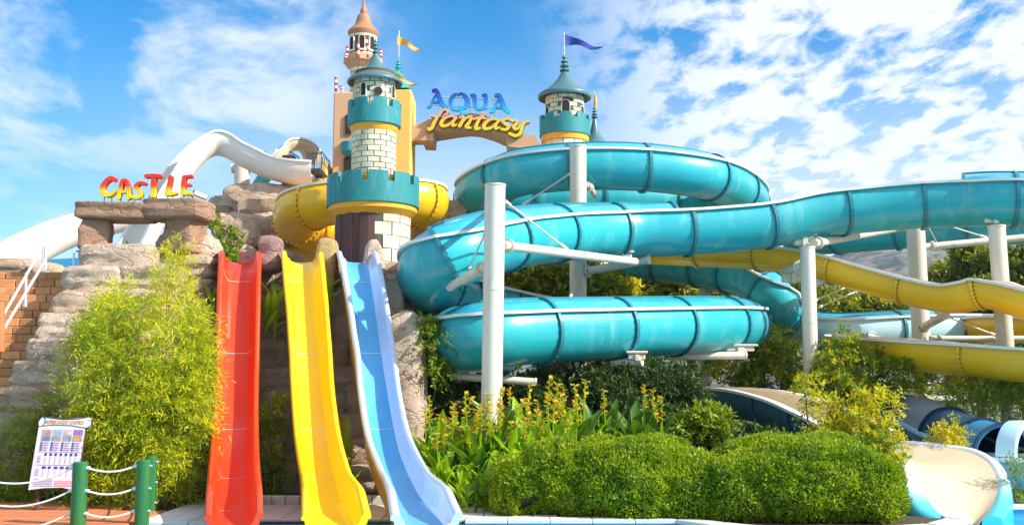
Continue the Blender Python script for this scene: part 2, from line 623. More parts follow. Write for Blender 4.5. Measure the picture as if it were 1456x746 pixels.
m_cope = M('pool_coping', (0.72, 0.70, 0.66), (0.64, 0.63, 0.60), 5, 0.6, bump=0.003, bsc=60, rnd=0.08)
m_tile = M('blue_pool_tile', (0.03, 0.22, 0.55), (0.05, 0.30, 0.62), 5, 0.15, coat=0.4, rnd=0.2)
m_soil = M('planting_soil', (0.10, 0.065, 0.04), (0.065, 0.045, 0.03), 3, 0.95, bump=0.03, bsc=12)
m_grass = M('distant_ground', (0.075, 0.11, 0.03), (0.13, 0.14, 0.055), 0.15, 0.95, stain=(0.22, 0.18, 0.10), ssc=0.05, samt=0.6)
m_bark = M('bark', (0.16, 0.115, 0.08), (0.10, 0.07, 0.05), 6, 0.9, bump=0.015, bsc=25, stretch=(1, 1, 0.3))
m_culm = M('bamboo_culm', (0.22, 0.25, 0.06), (0.30, 0.26, 0.10), 6, 0.6)
m_twig = M('dark_twigs', (0.032, 0.034, 0.014), (0.05, 0.042, 0.02), 9, 0.95, bump=0.03, bsc=15)
m_grey = M('grey_housing', (0.20, 0.20, 0.21), None, 4, 0.5)
m_redw = M('red_paint', (0.62, 0.03, 0.03), None, 4, 0.5)

l_bamboo = LEAF('bamboo_leaf', (0.40, 0.46, 0.010), (0.74, 0.68, 0.015), 0.28, (1.5, 1.4, 0.4), sc=1.6)
l_bambood = LEAF('bamboo_leaf_green', (0.11, 0.23, 0.010), (0.40, 0.46, 0.012), 0.28, (1.5, 1.5, 0.4), sc=1.6)
l_hedge = LEAF('hedge_leaf', (0.06, 0.18, 0.006), (0.44, 0.50, 0.008), 0.3, (1.5, 1.5, 0.5), sc=2.5)
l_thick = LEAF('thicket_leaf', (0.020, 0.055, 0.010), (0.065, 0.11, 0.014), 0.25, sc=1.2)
l_mid = LEAF('shrub_leaf', (0.075, 0.17, 0.010), (0.28, 0.34, 0.015), 0.35, sc=1.0)
l_yel = LEAF('golden_shrub_leaf', (0.36, 0.40, 0.010), (0.74, 0.64, 0.015), 0.4, (1.4, 1.2, 0.4), sc=2.0)
l_tree = LEAF('tree_leaf', (0.075, 0.14, 0.012), (0.26, 0.29, 0.02), 0.3, sc=0.6)
l_treeo = LEAF('olive_tree_leaf', (0.11, 0.16, 0.014), (0.36, 0.35, 0.02), 0.3, sc=0.6)
l_canna = LEAF('canna_leaf', (0.13, 0.34, 0.012), (0.40, 0.56, 0.018), 0.42, (1.7, 1.6, 0.4), 0.35, sc=3)
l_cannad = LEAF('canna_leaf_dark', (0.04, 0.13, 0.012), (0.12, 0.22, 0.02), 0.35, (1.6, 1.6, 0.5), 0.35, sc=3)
l_dry = LEAF('dry_leaf', (0.34, 0.15, 0.04), (0.42, 0.24, 0.08), 0.3, (1.4, 1.2, 0.8))
l_flow = LEAF('canna_flower', (0.50, 0.26, 0.03), (0.80, 0.66, 0.02), 0.35, (1.3, 1.2, 0.8), sc=4)

# ------------------------------------------------------------------ shapes


def spline(pts, step=0.16):
    """centripetal-ish Catmull-Rom through tuples (any length), resampled by arc length"""
    A = np.array([list(p) for p in pts], float)
    A = np.vstack([2 * A[0] - A[1], A, 2 * A[-1] - A[-2]])
    out = []
    for i in range(1, len(A) - 2):
        p0, p1, p2, p3 = A[i - 1], A[i], A[i + 1], A[i + 2]
        for t in np.linspace(0, 1, 24, endpoint=False):
            out.append(0.5 * ((2 * p1) + (-p0 + p2) * t + (2 * p0 - 5 * p1 + 4 * p2 - p3) * t * t + (-p0 + 3 * p1 - 3 * p2 + p3) * t ** 3))
    out.append(A[-2])
    out = np.array(out)
    d = np.r_[0, np.cumsum(np.linalg.norm(np.diff(out[:, :3], axis=0), axis=1))]
    n = max(2, int(round(d[-1] / step)) + 1)
    s = np.linspace(0, d[-1], n)
    return np.array([np.interp(s, d, out[:, k]) for k in range(out.shape[1])]).T, s


def path3(pts):
    return [tuple(P(p[0], p[1], p[2])) + tuple(p[3:]) for p in pts]


def frames(C):
    T = np.gradient(C, axis=0)
    T /= np.linalg.norm(T, axis=1)[:, None]
    S = np.cross(T, np.array([0, 0, 1.0]))
    S /= np.linalg.norm(S, axis=1)[:, None]
    U = np.cross(S, T)
    return T, S, U


def flume(name, label, cat, pts, r, ext=35, mats=None, covers=(), ring=1.7, rim=True, group=None, nphi=22, trim=True,
          world=False, cover_mats=None, cover_k=0.95, ring_mat=None, cover_ring=True, step=0.16, rimw=0.095, rimt=0.05, upright=False):
    """a water-slide run: half pipe sections between bolted joint rings, flanges on both edges, and covers over some stretches.
    pts: (px, py, Y[, r]) control points of its axis"""
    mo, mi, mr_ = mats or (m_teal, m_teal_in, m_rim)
    ctl = pts if world else path3(pts)
    ctl = [tuple(c[:3]) + ((c[3],) if len(c) > 3 else (r,)) for c in ctl]
    A, s = spline(ctl, step)
    C, RR = A[:, :3], A[:, 3]
    T, S, U = frames(C)
    if upright:
        U = np.tile(np.array([0, 0, 1.0]), (len(C), 1))
    n = len(C)
    cidx = [int(np.argmin(((C - np.array(c[:3])) ** 2).sum(1))) for c in ctl]
    e = math.radians(ext)
    base = thing(name, label, cat, tuple(C[0]), group)
    phis = np.linspace(-PI - e, e, nphi)

    def ringpts(i, ph, rad, k=1.0):
        z = math.sin(e)
        return [C[i] + S[i] * (math.cos(p) * rad) + U[i] * (rad * (z + (math.sin(p) - z) * k)) for p in ph]
    m = max(1, int(round(s[-1] / ring)))
    cuts = [int(round(q)) for q in np.linspace(0, n - 1, m + 1)]
    th = 0.03
    for a, b in zip(cuts[:-1], cuts[1:]):
        mb = MB()
        out = [ringpts(i, phis, RR[i]) for i in range(a, b + 1)]
        inn = [ringpts(i, phis, RR[i] - th) for i in range(a, b + 1)]
        mb.grid(out, 0)
        mb.grid(inn, 1, True)
        for rows, flip in (([(o[0], q[0]) for o, q in zip(out, inn)], True), ([(o[-1], q[-1]) for o, q in zip(out, inn)], False)):
            mb.grid([list(x) for x in rows], 0, flip)
        if a == 0:
            mb.grid([out[0], inn[0]], 0)
        if b == n - 1:
            mb.grid([out[-1], inn[-1]], 0, True)
        mb.build('section', [mo, mi], base)
    if rim:
        for sg in (-1, 1):
            mb = MB()
            rows = []
            for i in range(n):
                o = C[i] + S[i] * (sg * math.cos(e) * RR[i]) + U[i] * (math.sin(e) * RR[i])
                w, h = rimw, rimt
                rows.append([o + S[i] * sg * a_ + U[i] * b_ for a_, b_ in ((-0.045, -h / 2 + 0.006), (w, -h / 2 + 0.006), (w, h / 2 + 0.006), (-0.045, h / 2 + 0.006), (-0.045, -h / 2 + 0.006))])
            mb.grid(rows, 0, sg > 0)
            mb.add(rows[0][:4], [(0, 1, 2, 3)])
            mb.add(rows[-1][:4], [(3, 2, 1, 0)])
            mb.build('edge_flange', mr_, base, smooth=30)
    rm = ring_mat or m_tealdark

    def collar(i, ph, k=1.0, nm='joint_ring', bolts=True):
        mb = MB()
        rows = []
        for ds, dr in ((-0.032, 0.0), (-0.032, 0.045), (0.032, 0.045), (0.032, 0.0)):
            z = math.sin(e)
            rows.append([C[i] + T[i] * ds + S[i] * (math.cos(p) * (RR[i] + dr)) + U[i] * ((RR[i] + dr) * (z + (math.sin(p) - z) * k)) for p in ph])
        mb.grid(rows, 0, True)
        if bolts:
            for p in ph[1:-1:1]:
                q = C[i] + S[i] * (math.cos(p) * (RR[i] + 0.028)) + U[i] * ((RR[i] + 0.028) * (math.sin(e) + (math.sin(p) - math.sin(e)) * k))
                mb.box(Vector(q), (0.03, 0.03, 0.03), Matrix((S[i], T[i] * 1.0, U[i])).transposed() @ Matrix.Diagonal((1, 2.9, 1)), 1)
        mb.build(nm, [rm, m_bolt], base)
    for c in cuts[1:-1]:
        collar(c, phis)
    # covers
    cph = np.linspace(e, PI - e, 14)
    cm = cover_mats or [m_cover]
    for ci, (f0, f1) in enumerate(covers):
        if isinstance(f0, float):
            i0, i1 = int(round(f0 * (n - 1))), int(round(f1 * (n - 1)))
        else:
            i0, i1 = cidx[f0], cidx[f1]       # whole numbers name control points
        cc = [i0] + [c for c in cuts if i0 + 2 < c < i1 - 2] + [i1]
        for a, b in zip(cc[:-1], cc[1:]):
            mb = MB()
            out = [ringpts(i, cph, RR[i] + 0.004, cover_k) for i in range(a, b + 1)]
            inn = [ringpts(i, cph, RR[i] - th, cover_k) for i in range(a, b + 1)]
            mb.grid(out, 0)
            mb.grid(inn, 1, True)
            mb.grid([out[0], inn[0]], 0)
            mb.grid([out[-1], inn[-1]], 0, True)
            mb.build('cover', [cm[ci % len(cm)], mi], base)
        if cover_ring:
            for c in cc:
                collar(min(max(c, 0), n - 1), cph, cover_k, 'cover_ring', False)
        if trim:
            mb = MB()
            top = math.sin(e) + (1 - math.sin(e)) * cover_k
            rows = []
            for i in range(i0, i1 + 1):
                o = C[i] + U[i] * (RR[i] * top)
                rows.append([o + S[i] * a_ + U[i] * b_ for a_, b_ in ((-0.07, -0.02), (-0.07, 0.035), (0.07, 0.035), (0.07, -0.02))])
            mb.grid(rows, 0, True)
            mb.add(rows[0], [(0, 1, 2, 3)])
            mb.add(rows[-1], [(3, 2, 1, 0)])
            mb.build('cover_seam', rm, base, smooth=30)
    return base


def stone_mesh(mb, c, size, seed, sq=5.0, amp=0.12, strata=0.05, rotz=0.0, tilt=0.0, n=11, lean=(0, 0), taper=1.0, mi=0):
    """weathered block: a rounded box pushed about by noise, with bedding ledges"""
    c = Vector(c)
    hx, hy, hz = size[0] / 2, size[1] / 2, size[2] / 2
    R = Matrix.Rotation(rotz, 3, 'Z') @ Matrix.Rotation(tilt, 3, 'Y')
    vid, vs, fs = {}, [], []
    so = Vector((seed * 3.17, seed * 1.71, seed * 7.3))

    def vert(a, b_, k):
        key = (a, b_, k)
        if key in vid:
            return vid[key]
        q = Vector((2 * a / n - 1, 2 * b_ / n - 1, 2 * k / n - 1))
        l = (abs(q.x) ** sq + abs(q.y) ** sq + abs(q.z) ** sq) ** (1 / sq)
        q = q / l
        p = Vector((q.x * hx, q.y * hy, q.z * hz))
        avg = (hx + hy + hz) / 3
        d = noise.noise(p / avg * 0.9 + so) * 0.95 + noise.noise(p / avg * 2.3 + so) * 0.5 + noise.noise(p / avg * 5.2 + so) * 0.3 - 0.75 * max(0.0, 0.16 - abs(noise.noise(p / avg * 1.5 + so * 1.3))) / 0.16
        d2 = noise.noise(Vector((p.x * 0.4, p.y * 0.4, p.z * 9.0)) + so) * strata
        nn = Vector((q.x / hx, q.y / hy, q.z / hz)).normalized()
        side = Vector((nn.x, nn.y, 0))
        p = p + nn * (d * amp * min(hx, hz, hy) * 1.3) + side * d2
        tz = (p.z / hz + 1) / 2
        f = 1 + (taper - 1) * tz
        p.x *= f
        p.y *= f
        p.x += lean[0] * tz
        p.y += lean[1] * tz
        vid[key] = len(vs)
        vs.append(c + R @ p)
        return vid[key]
    for i in range(n):
        for j in range(n):
            fs.append((vert(i, j, 0), vert(i, j + 1, 0), vert(i + 1, j + 1, 0), vert(i + 1, j, 0)))
            fs.append((vert(i, j, n), vert(i + 1, j, n), vert(i + 1, j + 1, n), vert(i, j + 1, n)))
            fs.append((vert(i, 0, j), vert(i + 1, 0, j), vert(i + 1, 0, j + 1), vert(i, 0, j + 1)))
            fs.append((vert(i, n, j), vert(i, n, j + 1), vert(i + 1, n, j + 1), vert(i + 1, n, j)))
            fs.append((vert(0, i, j), vert(0, i, j + 1), vert(0, i + 1, j + 1), vert(0, i + 1, j)))
            fs.append((vert(n, i, j), vert(n, i + 1, j), vert(n, i + 1, j + 1), vert(n, i, j + 1)))
    return mb.add(vs, fs, mi)


_seed = [0]


def stone(parent, x0, y0, x1, y1, Y, depth=0.7, mat=None, name='stone', **k):
    _seed[0] += 1
    c = P((x0 + x1) / 2, (y0 + y1) / 2, Y)
    q = mpp(c)
    mb = MB()
    stone_mesh(mb, c + Vector((0, depth / 2 - 0.15, 0)), ((x1 - x0) * q, depth, (y1 - y0) * q), _seed[0], rotz=k.pop('rotz', random.uniform(-0.12, 0.12)), **k)
    return mb.build(name, mat or m_rock, parent, smooth=32)


def leaf_mesh(name, C, D, Nn, Ln, Wd, mat, parent=None, fold=0.25, loc=None):
    """many small folded leaves (two triangles each): base points C, directions D, normals Nn, lengths and widths"""
    C = np.asarray(C, float)
    n = len(C)
    D = D / np.maximum(np.linalg.norm(D, axis=1), 1e-6)[:, None]
    Sd = np.cross(D, Nn)
    Sd /= np.maximum(np.linalg.norm(Sd, axis=1), 1e-6)[:, None]
    Nn = np.cross(Sd, D)
    Ln = np.broadcast_to(Ln, (n,))[:, None]
    Wd = np.broadcast_to(Wd, (n,))[:, None]
    mid = C + D * Ln * 0.45 - Nn * Wd * fold
    V = np.empty((n, 4, 3))
    V[:, 0] = C
    V[:, 1] = mid + Sd * Wd * 0.5
    V[:, 2] = C + D * Ln
    V[:, 3] = mid - Sd * Wd * 0.5
    o0 = origin(parent)
    if loc is not None:
        o0 = o0 + Vector(loc)
    V -= np.array(o0)
    me = bpy.data.meshes.new(name)
    me.vertices.add(n * 4)
    me.vertices.foreach_set('co', V.reshape(-1).astype(np.float32))
    b = np.arange(n)[:, None] * 4
    idx = np.concatenate([b + np.array([[0, 1, 2]]), b + np.array([[0, 2, 3]])], axis=1).reshape(-1)
    me.loops.add(len(idx))
    me.loops.foreach_set('vertex_index', idx.astype(np.int32))
    me.polygons.add(n * 2)
    me.polygons.foreach_set('loop_start', (np.arange(n * 2) * 3).astype(np.int32))
    me.update(calc_edges=True)
    me.validate()
    me.materials.append(mat)
    return link(name, me, parent, loc)


def rand_dirs(n):
    d = RNG.normal(size=(n, 3))
    return d / np.linalg.norm(d, axis=1)[:, None]


def blob_points(blobs, n, shell=0.45):
    """points in a union of ellipsoids (centre, radii), crowded towards the outside"""
    vol = np.array([b[1][0] * b[1][1] * b[1][2] for b in blobs]) ** 0.8
    k = RNG.choice(len(blobs), size=n, p=vol / vol.sum())
    d = rand_dirs(n)
    rad = RNG.random(n) ** shell
    c = np.array([b[0] for b in blobs])[k]
    r = np.array([b[1] for b in blobs])[k]
    rag = np.array([1 + 0.22 * noise.noise(Vector(x * 2.3) + Vector((kk * 3.1, 0, 0))) for x, kk in zip(d, k)])
    return c + d * r * (rad * rag)[:, None], d


def sprays(blobs, n, per, L, Wd, twig, droop=0.4, up=0.3, mat=None, parent=None, name='foliage', shell=0.4, spread=0.9, zmin=0.02, gaps=False):
    """leafy sprays: every twig carries `per` leaves set alternately along it"""
    Cp, d = blob_points(blobs, n, shell)
    if gaps:
        ok = np.array([noise.noise(Vector(c_) * 2.4) > -0.17 for c_ in Cp])
        Cp, d = Cp[ok], d[ok]
        n = len(Cp)
    d = d * np.array([1, 1, 0.6]) + np.array([0, 0, up]) + RNG.normal(size=(n, 3)) * 0.45
    d /= np.linalg.norm(d, axis=1)[:, None]
    tl = twig * RNG.uniform(0.6, 1.3, n)
    t = np.tile(np.linspace(0.1, 1, per), (n, 1)) + RNG.uniform(-0.04, 0.04, (n, per))
    pos = Cp[:, None, :] + d[:, None, :] * (t * tl[:, None])[..., None]
    pos[..., 2] -= droop * (t ** 2) * tl[:, None]
    side = np.cross(d, rand_dirs(n))
    side /= np.maximum(np.linalg.norm(side, axis=1), 1e-6)[:, None]
    sg = np.where(np.arange(per) % 2 == 0, 1.0, -1.0)
    ld = d[:, None, :] * 0.75 + side[:, None, :] * (sg * spread)[None, :, None] + RNG.normal(size=(n, per, 3)) * 0.35
    ld[..., 2] -= droop * 0.7 * t
    pos = pos.reshape(-1, 3)
    ld = ld.reshape(-1, 3)
    nn = RNG.normal(size=(len(pos), 3)) * 0.5 + np.array([0, -0.1, 1.0])
    keep = pos[:, 2] > zmin
    pos, ld, nn = pos[keep], ld[keep], nn[keep]
    Ln = L * RNG.uniform(0.5, 1.5, len(pos))
    return leaf_mesh(name, pos, ld, nn, Ln, Wd * RNG.uniform(0.7, 1.3, len(pos)), mat, parent)


def pb(px, py, Y, rx, rz, ry=None):
    """ellipsoid given by its centre in the photograph and its half width / half height in photograph pixels"""
    c = P(px, py, Y)
    q = mpp(c)
    return (np.array(c), (rx * q, ry if ry else rx * q * 0.8, rz * q))


def bush(name, label, cat, blobs, n, per, L, Wd, twig, mat, base=None, group=None, stems=6, stem_r=0.012, droop=0.4, up=0.3, shell=0.4, spread=0.9, stem_mat=None, mat2=None, frac2=0.0):
    c0 = blobs[0][0]
    if base is None:
        base = (float(c0[0]), float(c0[1]), 0.0)
    t = thing(name, label, cat, base, group)
    mb = MB()
    for i in range(stems):
        b = blobs[i % len(blobs)]
        tip = Vector(b[0]) + Vector(rand_dirs(1)[0]) * Vector(b[1]).length * 0.45
        rt = Vector(base) + Vector((random.uniform(-0.15, 0.15), random.uniform(-0.1, 0.1), -0.05))
        mid = rt.lerp(tip, 0.5) + Vector((random.uniform(-.08, .08), random.uniform(-.08, .08), 0.1))
        mb.tube([rt, mid, tip], [stem_r * 1.3, stem_r, stem_r * 0.4], 6)
    mb.build('stem', stem_mat or m_bark, t)
    sprays(blobs, int(n * (1 - frac2)), per, L, Wd, twig, droop, up, mat, t, 'foliage', shell, spread, gaps=True)
    if mat2:
        sprays(blobs, int(n * frac2), per, L, Wd, twig, droop, up, mat2, t, 'foliage', shell, spread, gaps=True)
    return t


def copy_tree(o, parent=None):
    c = o.copy()
    COL.objects.link(c)
    if parent is not None:
        c.parent = parent
    for ch in list(o.children):
        copy_tree(ch, c)
    return c


# ------------------------------------------------------------------ setting: ground, pool, hills
EDGE = [(-30, 13.05), (2.0, 13.05), (2.35, 12.6), (2.8, 12.2), (4.4, 12.2), (5.0, 12.45), (5.55, 13.1), (5.75, 14.0), (5.95, 14.55), (30, 14.55)]


def setting():
    mb = MB()
    far = [(30, 60), (2500, 60), (2500, 3500), (-2500, 3500), (-2500, 13.05)]
    mb.add([(x, y, 0) for x, y in EDGE] + [(30, 60, 0), (-30, 60, 0)], [tuple(range(len(EDGE) + 2))])
    mb.add([(-30, 13.05, 0), (-30, 60, 0), (-2500, 60, 0), (-2500, 13.05, 0)], [(0, 1, 2, 3)])
    mb.add([(30, 14.55, 0), (2500, 14.55, 0), (2500, 60, 0), (30, 60, 0)], [(0, 1, 2, 3)])
    mb.add([(-2500, 60, 0), (30 - 60, 60, 0), (30, 60, 0), (2500, 60, 0), (2500, 3500, 0), (-2500, 3500, 0)], [tuple(range(6))])
    mb.build('ground', m_grass, None, smooth=0)['kind'] = 'structure'
    # planting bed soil, a sheet just above the ground
    mb = MB()
    mb.add([(-9, 13.6, .006), (-0.75, 13.6, .006), (-0.7, 13.35, .006), (1.9, 13.35, .006), (2.6, 12.62, .006), (4.4, 12.5, .006), (5.3, 13.1, .006), (5.6, 14.8, .006), (12, 14.9, .006), (12, 32, .006), (-9, 32, .006)], [tuple(range(11))])
    mb.build('soil', m_soil, None, smooth=0)['kind'] = 'structure'
    # water
    mm, nt, N, L, b = _nodes('pool_water')
    b.inputs['Base Color'].default_value = (0.02, 0.42, 0.62, 1)
    b.inputs['Roughness'].default_value = 0.03
    b.inputs['IOR'].default_value = 1.33
    b.inputs['Coat Weight'].default_value = 0.6
    b.inputs['Coat Roughness'].default_value = 0.02
    nz = N.new('ShaderNodeTexNoise')
    nz.inputs['Scale'].default_value = 5
    nz.inputs['Detail'].default_value = 3
    bp = N.new('ShaderNodeBump')
    bp.inputs['Distance'].default_value = 0.02
    g = N.new('ShaderNodeNewGeometry')
    L.new(g.outputs['Position'], nz.inputs['Vector'])
    L.new(nz.outputs[0], bp.inputs['Height'])
    L.new(bp.outputs[0], b.inputs['Normal'])
    mb = MB()
    mb.add([(-40, -6, -.11), (40, -6, -.11), (40, 14.7, -.11), (-40, 14.7, -.11)], [(0, 1, 2, 3)])
    mb.build('water', mm, None, smooth=0)['kind'] = 'structure'
    # pool wall with tiles and coping stones along its edge
    pool = thing('pool_edge', 'white coping and blue tiled edge of the pool below the hedges', 'pool edge', (0, 13.05, 0))
    wall = MB()
    pts = [Vector((x, y, 0)) for x, y in EDGE]
    for a, b2 in zip(pts[:-1], pts[1:]):
        a2 = a + Vector((0, 0.05, 0))
        b3 = b2 + Vector((0, 0.05, 0))
        wall.add([a2 + Vector((0, 0, -.5)), b3 + Vector((0, 0, -.5)), b3 + Vector((0, 0, -.004)), a2 + Vector((0, 0, -.004))], [(0, 1, 2, 3)])
    wall.build('pool_wall', m_joint, pool, smooth=0)
    seg = [p for p in pts]
    seg[0] = Vector((-5.2, 13.05, 0))
    seg[-1] = Vector((9, 14.55, 0))
    dist = 0
    for a, b2 in zip(seg[:-1], seg[1:]):
        d = b2 - a
        nrm = Vector((d.y, -d.x, 0)).normalized()
        ang = math.atan2(d.y, d.x)
        R = Matrix.Rotation(ang, 3, 'Z')
        k = max(1, int(round(d.length / 0.5)))
        for i in range(k):
            c = a + d * ((i + 0.5) / k)
            if c.x < -0.75:
                continue
            mb = MB()
            mb.bbox(c + nrm * -0.1 + Vector((0, 0, .014)), (d.length / k - 0.006, 0.3, 0.05), 0.008, R)
            mb.build('coping_stone', m_cope, pool, smooth=30)
        k = max(1, int(round(d.length / 0.2)))
        if b2.x > -1.2 or True:
            for i in range(k):
                c = a + d * ((i + 0.5) / k)
                mb = MB()
                mb.box(c + nrm * 0.002 + Vector((0, 0, -.105)), (d.length / k - 0.008, 0.03, 0.185), R)
                mb.build('tile', m_tile, pool, smooth=0)


setting()


def far_hill():
    mm, nt, N, L, b = _nodes('scrub_hillside')
    g = N.new('ShaderNodeNewGeometry')

    def nz(s, d=6):
        x = N.new('ShaderNodeTexNoise')
        x.inputs['Scale'].default_value = s
        x.inputs['Detail'].default_value = d
        x.inputs['Roughness'].default_value = 0.7
        L.new(g.outputs['Position'], x.inputs['Vector'])
        return x.outputs[0]
    mr = N.new('ShaderNodeMapRange')
    mr.inputs['From Min'].default_value = 0.44
    mr.inputs['From Max'].default_value = 0.56
    L.new(nz(0.07, 8), mr.inputs['Value'])
    mx = N.new('ShaderNodeMix')
    mx.data_type = 'RGBA'
    L.new(mr.outputs[0], mx.inputs[0])
    mx.inputs[6].default_value = (0.022, 0.036, 0.018, 1)
    mx.inputs[7].default_value = (0.20, 0.165, 0.115, 1)
    L.new(mx.outputs[2], b.inputs['Base Color'])
    b.inputs['Roughness'].default_value = 1
    mb = MB()
    rows = []
    xs = np.linspace(-900, 1400, 150)
    for k, Y in enumerate(np.linspace(640, 1150, 40)):
        row = []
        for x in xs:
            prof = np.interp(x, [-900, -200, 150, 280, 330, 420, 600, 1400], [8, 8, 40, 118, 138, 136, 128, 120])
            f = max(0, min(1, (Y - 640) / 330))
            h = prof * (f * f * (3 - 2 * f)) * (1 + 0.10 * noise.noise(Vector((x / 60, Y / 60, 1))) + 0.04 * noise.noise(Vector((x / 14, Y / 14, 1))))
            row.append((x, Y, h - 1.0))
        rows.append(row)
    mb.grid(rows, 0)
    mb.build('hills', mm, None, smooth=180)['kind'] = 'structure'


far_hill()


def rock_hill():
    """the mound of artificial rock that carries the stones, the tower and the castle wall"""
    mb = MB()
    rows = []
    for Y in np.linspace(15.4, 34, 60):
        row = []
        for x in np.linspace(-14, -0.2, 60):
            rb = np.interp(Y, [15, 17, 20, 24, 34], [-1.75, -1.7, -2.0, -1.6, -0.6])
            side = min(1, max(0, (rb - x) / 0.7))
            front = np.interp(x, [-14, -7.6, -6.5, -5, -1.5], [15.3, 15.3, 16.0, 16.7, 16.9])
            f = np.interp(Y, [front, front + 0.9, front + 1.9, front + 3.5, 25, 34], [0, 1.5, 2.7, 3.15, 3.9, 4.0])
            h = f * side
            h += 0.12 * noise.noise(Vector((x * 1.3, Y * 1.3, 0))) * min(1, h)
            row.append((x, Y, h - 0.05))
        rows.append(row)
    mb.grid(rows, 0)
    o = mb.build('rock_mound', m_rockg, None, smooth=50)
    o['kind'] = 'structure'


rock_hill()

# ------------------------------------------------------------------ castle tower (front)


def ring_bricks(parent, cx, cy, r, z0, rows, h, per, half=PI, mat=None, proud=0.018, gap=0.010, name='brick', skip=None, depth=0.05):
    """courses of curved blocks round the vertical axis at (cx, cy); one shared mesh"""
    w = 2 * PI / per
    g = gap / r
    mb = MB()
    n = 4
    outer, inner = [], []
    bev = 0.010
    rows_ = []
    for zz, rr, ins in ((gap / 2, r - depth, 0), (gap / 2, r + proud - bev, 0), (gap / 2 + bev, r + proud, bev), (h - gap / 2 - bev, r + proud, bev), (h - gap / 2, r + proud - bev, 0), (h - gap / 2, r - depth, 0)):
        a = w / 2 - g / 2 - ins / r
        rows_.append([(rr * math.sin(t), -rr * math.cos(t), zz) for t in np.linspace(-a, a, n)])
    mb.grid(rows_, 0)
    k = len(rows_)
    mb.f.append([i * n for i in range(k)][::-1])
    mb.f.append([i * n + n - 1 for i in range(k)])
    mb.m += [0, 0]
    first = None
    o0 = origin(parent)
    cnt = 0
    for j in range(rows):
        for i in range(per):
            ang = (i + 0.5 * (j % 2)) * w + 0.13
            ang = (ang + PI) % (2 * PI) - PI
            if abs(ang) > half or (skip and skip(ang, z0 + (j + .5) * h)):
                continue
            if first is None:
                first = mb.build(name, mat or m_stoneA, parent, smooth=35, loc=(0, 0, 0))
                # the block's mesh is modelled about the axis: undo the world offset
                for v in first.data.vertices:
                    v.co = v.co + o0
                o = first
            else:
                o = first.copy()
                COL.objects.link(o)
            o.location = Vector((cx, cy, z0 + j * h)) - o0
            o.rotation_euler = (0, 0, ang)
            s = random.uniform(0.985, 1.012)
            o.scale = (s, s, 1)
            cnt += 1
    return cnt


def arch_window(parent, cx, cy, r, ang, z, w, h, frame_mat, round_=False):
    """opening on a round wall: dark pane with a proud surround"""
    R = Matrix.Rotation(ang, 3, 'Z')
    base = Vector((cx, cy, z))

    def q(x, zz, out):
        return base + R @ Vector((x, -(r + out), zz))
    if round_:
        prof = [(w / 2 * math.cos(t), h / 2 + w / 2 * math.sin(t)) for t in np.linspace(0, 2 * PI, 17)[:-1]]
    else:
        prof = [(-w / 2, 0), (w / 2, 0)] + [(w / 2 * math.cos(t), h - w / 2 + w / 2 * math.sin(t)) for t in np.linspace(0, PI, 9)]
    mb = MB()
    cxm = sum(p[0] for p in prof) / len(prof)
    czm = sum(p[1] for p in prof) / len(prof)
    ou = [q(cxm + (x - cxm) * 1.25, czm + (z_ - czm) * 1.18, 0.035) for x, z_ in prof]
    inn = [q(x, z_, 0.035) for x, z_ in prof]
    back = [q(x, z_, -0.06) for x, z_ in prof]
    ob = [q(cxm + (x - cxm) * 1.25, czm + (z_ - czm) * 1.18, -0.05) for x, z_ in prof]
    k = len(prof)
    for a, b in ((ou, inn), (inn, back), (ob, ou)):
        mb.add(a + b, [(i, (i + 1) % k, k + (i + 1) % k, k + i) for i in range(k)])
    f = mb.build('window', frame_mat, parent, smooth=30)
    mb = MB()
    mb.prism([q(x * 0.98, z_, 0.028 if not round_ else 0.028) for x, z_ in prof], R @ Vector((0, 0.02, 0)))
    mb.build('opening', m_dark, f, smooth=0)
    return f


def merlons(mb, c, r, z, h, n, w, t=0.08, mi=0, off=0.0):
    for i in range(n):
        a = 2 * PI * (i + off) / n
        aw = w / r / 2
        mb.lathe(c, [(r - t, z), (r, z), (r, z + h), (r - t, z + h)], 6, mi, a - aw, a + aw, close=True)


def finial(mb, c, z0, h, r):
    """turned spindle of rings"""
    pr = [(r * 1.0, 0), (r * 1.15, .08), (r * 0.55, .14), (r * 0.5, .22), (r * 1.0, .28), (r * 1.05, .34), (r * .5, .40), (r * .42, .5), (r * .85, .55), (r * .85, .6), (r * .35, .66), (r * .3, .76), (r * .6, .8), (r * .55, .86), (r * .18, .92), (r * .1, 1.0), (0.002, 1.0)]
    mb.lathe(c, [(a, z0 + b * h) for a, b in pr], 16)


TY = 21.0


def zt(py, Y):
    return P(728, py, Y).z


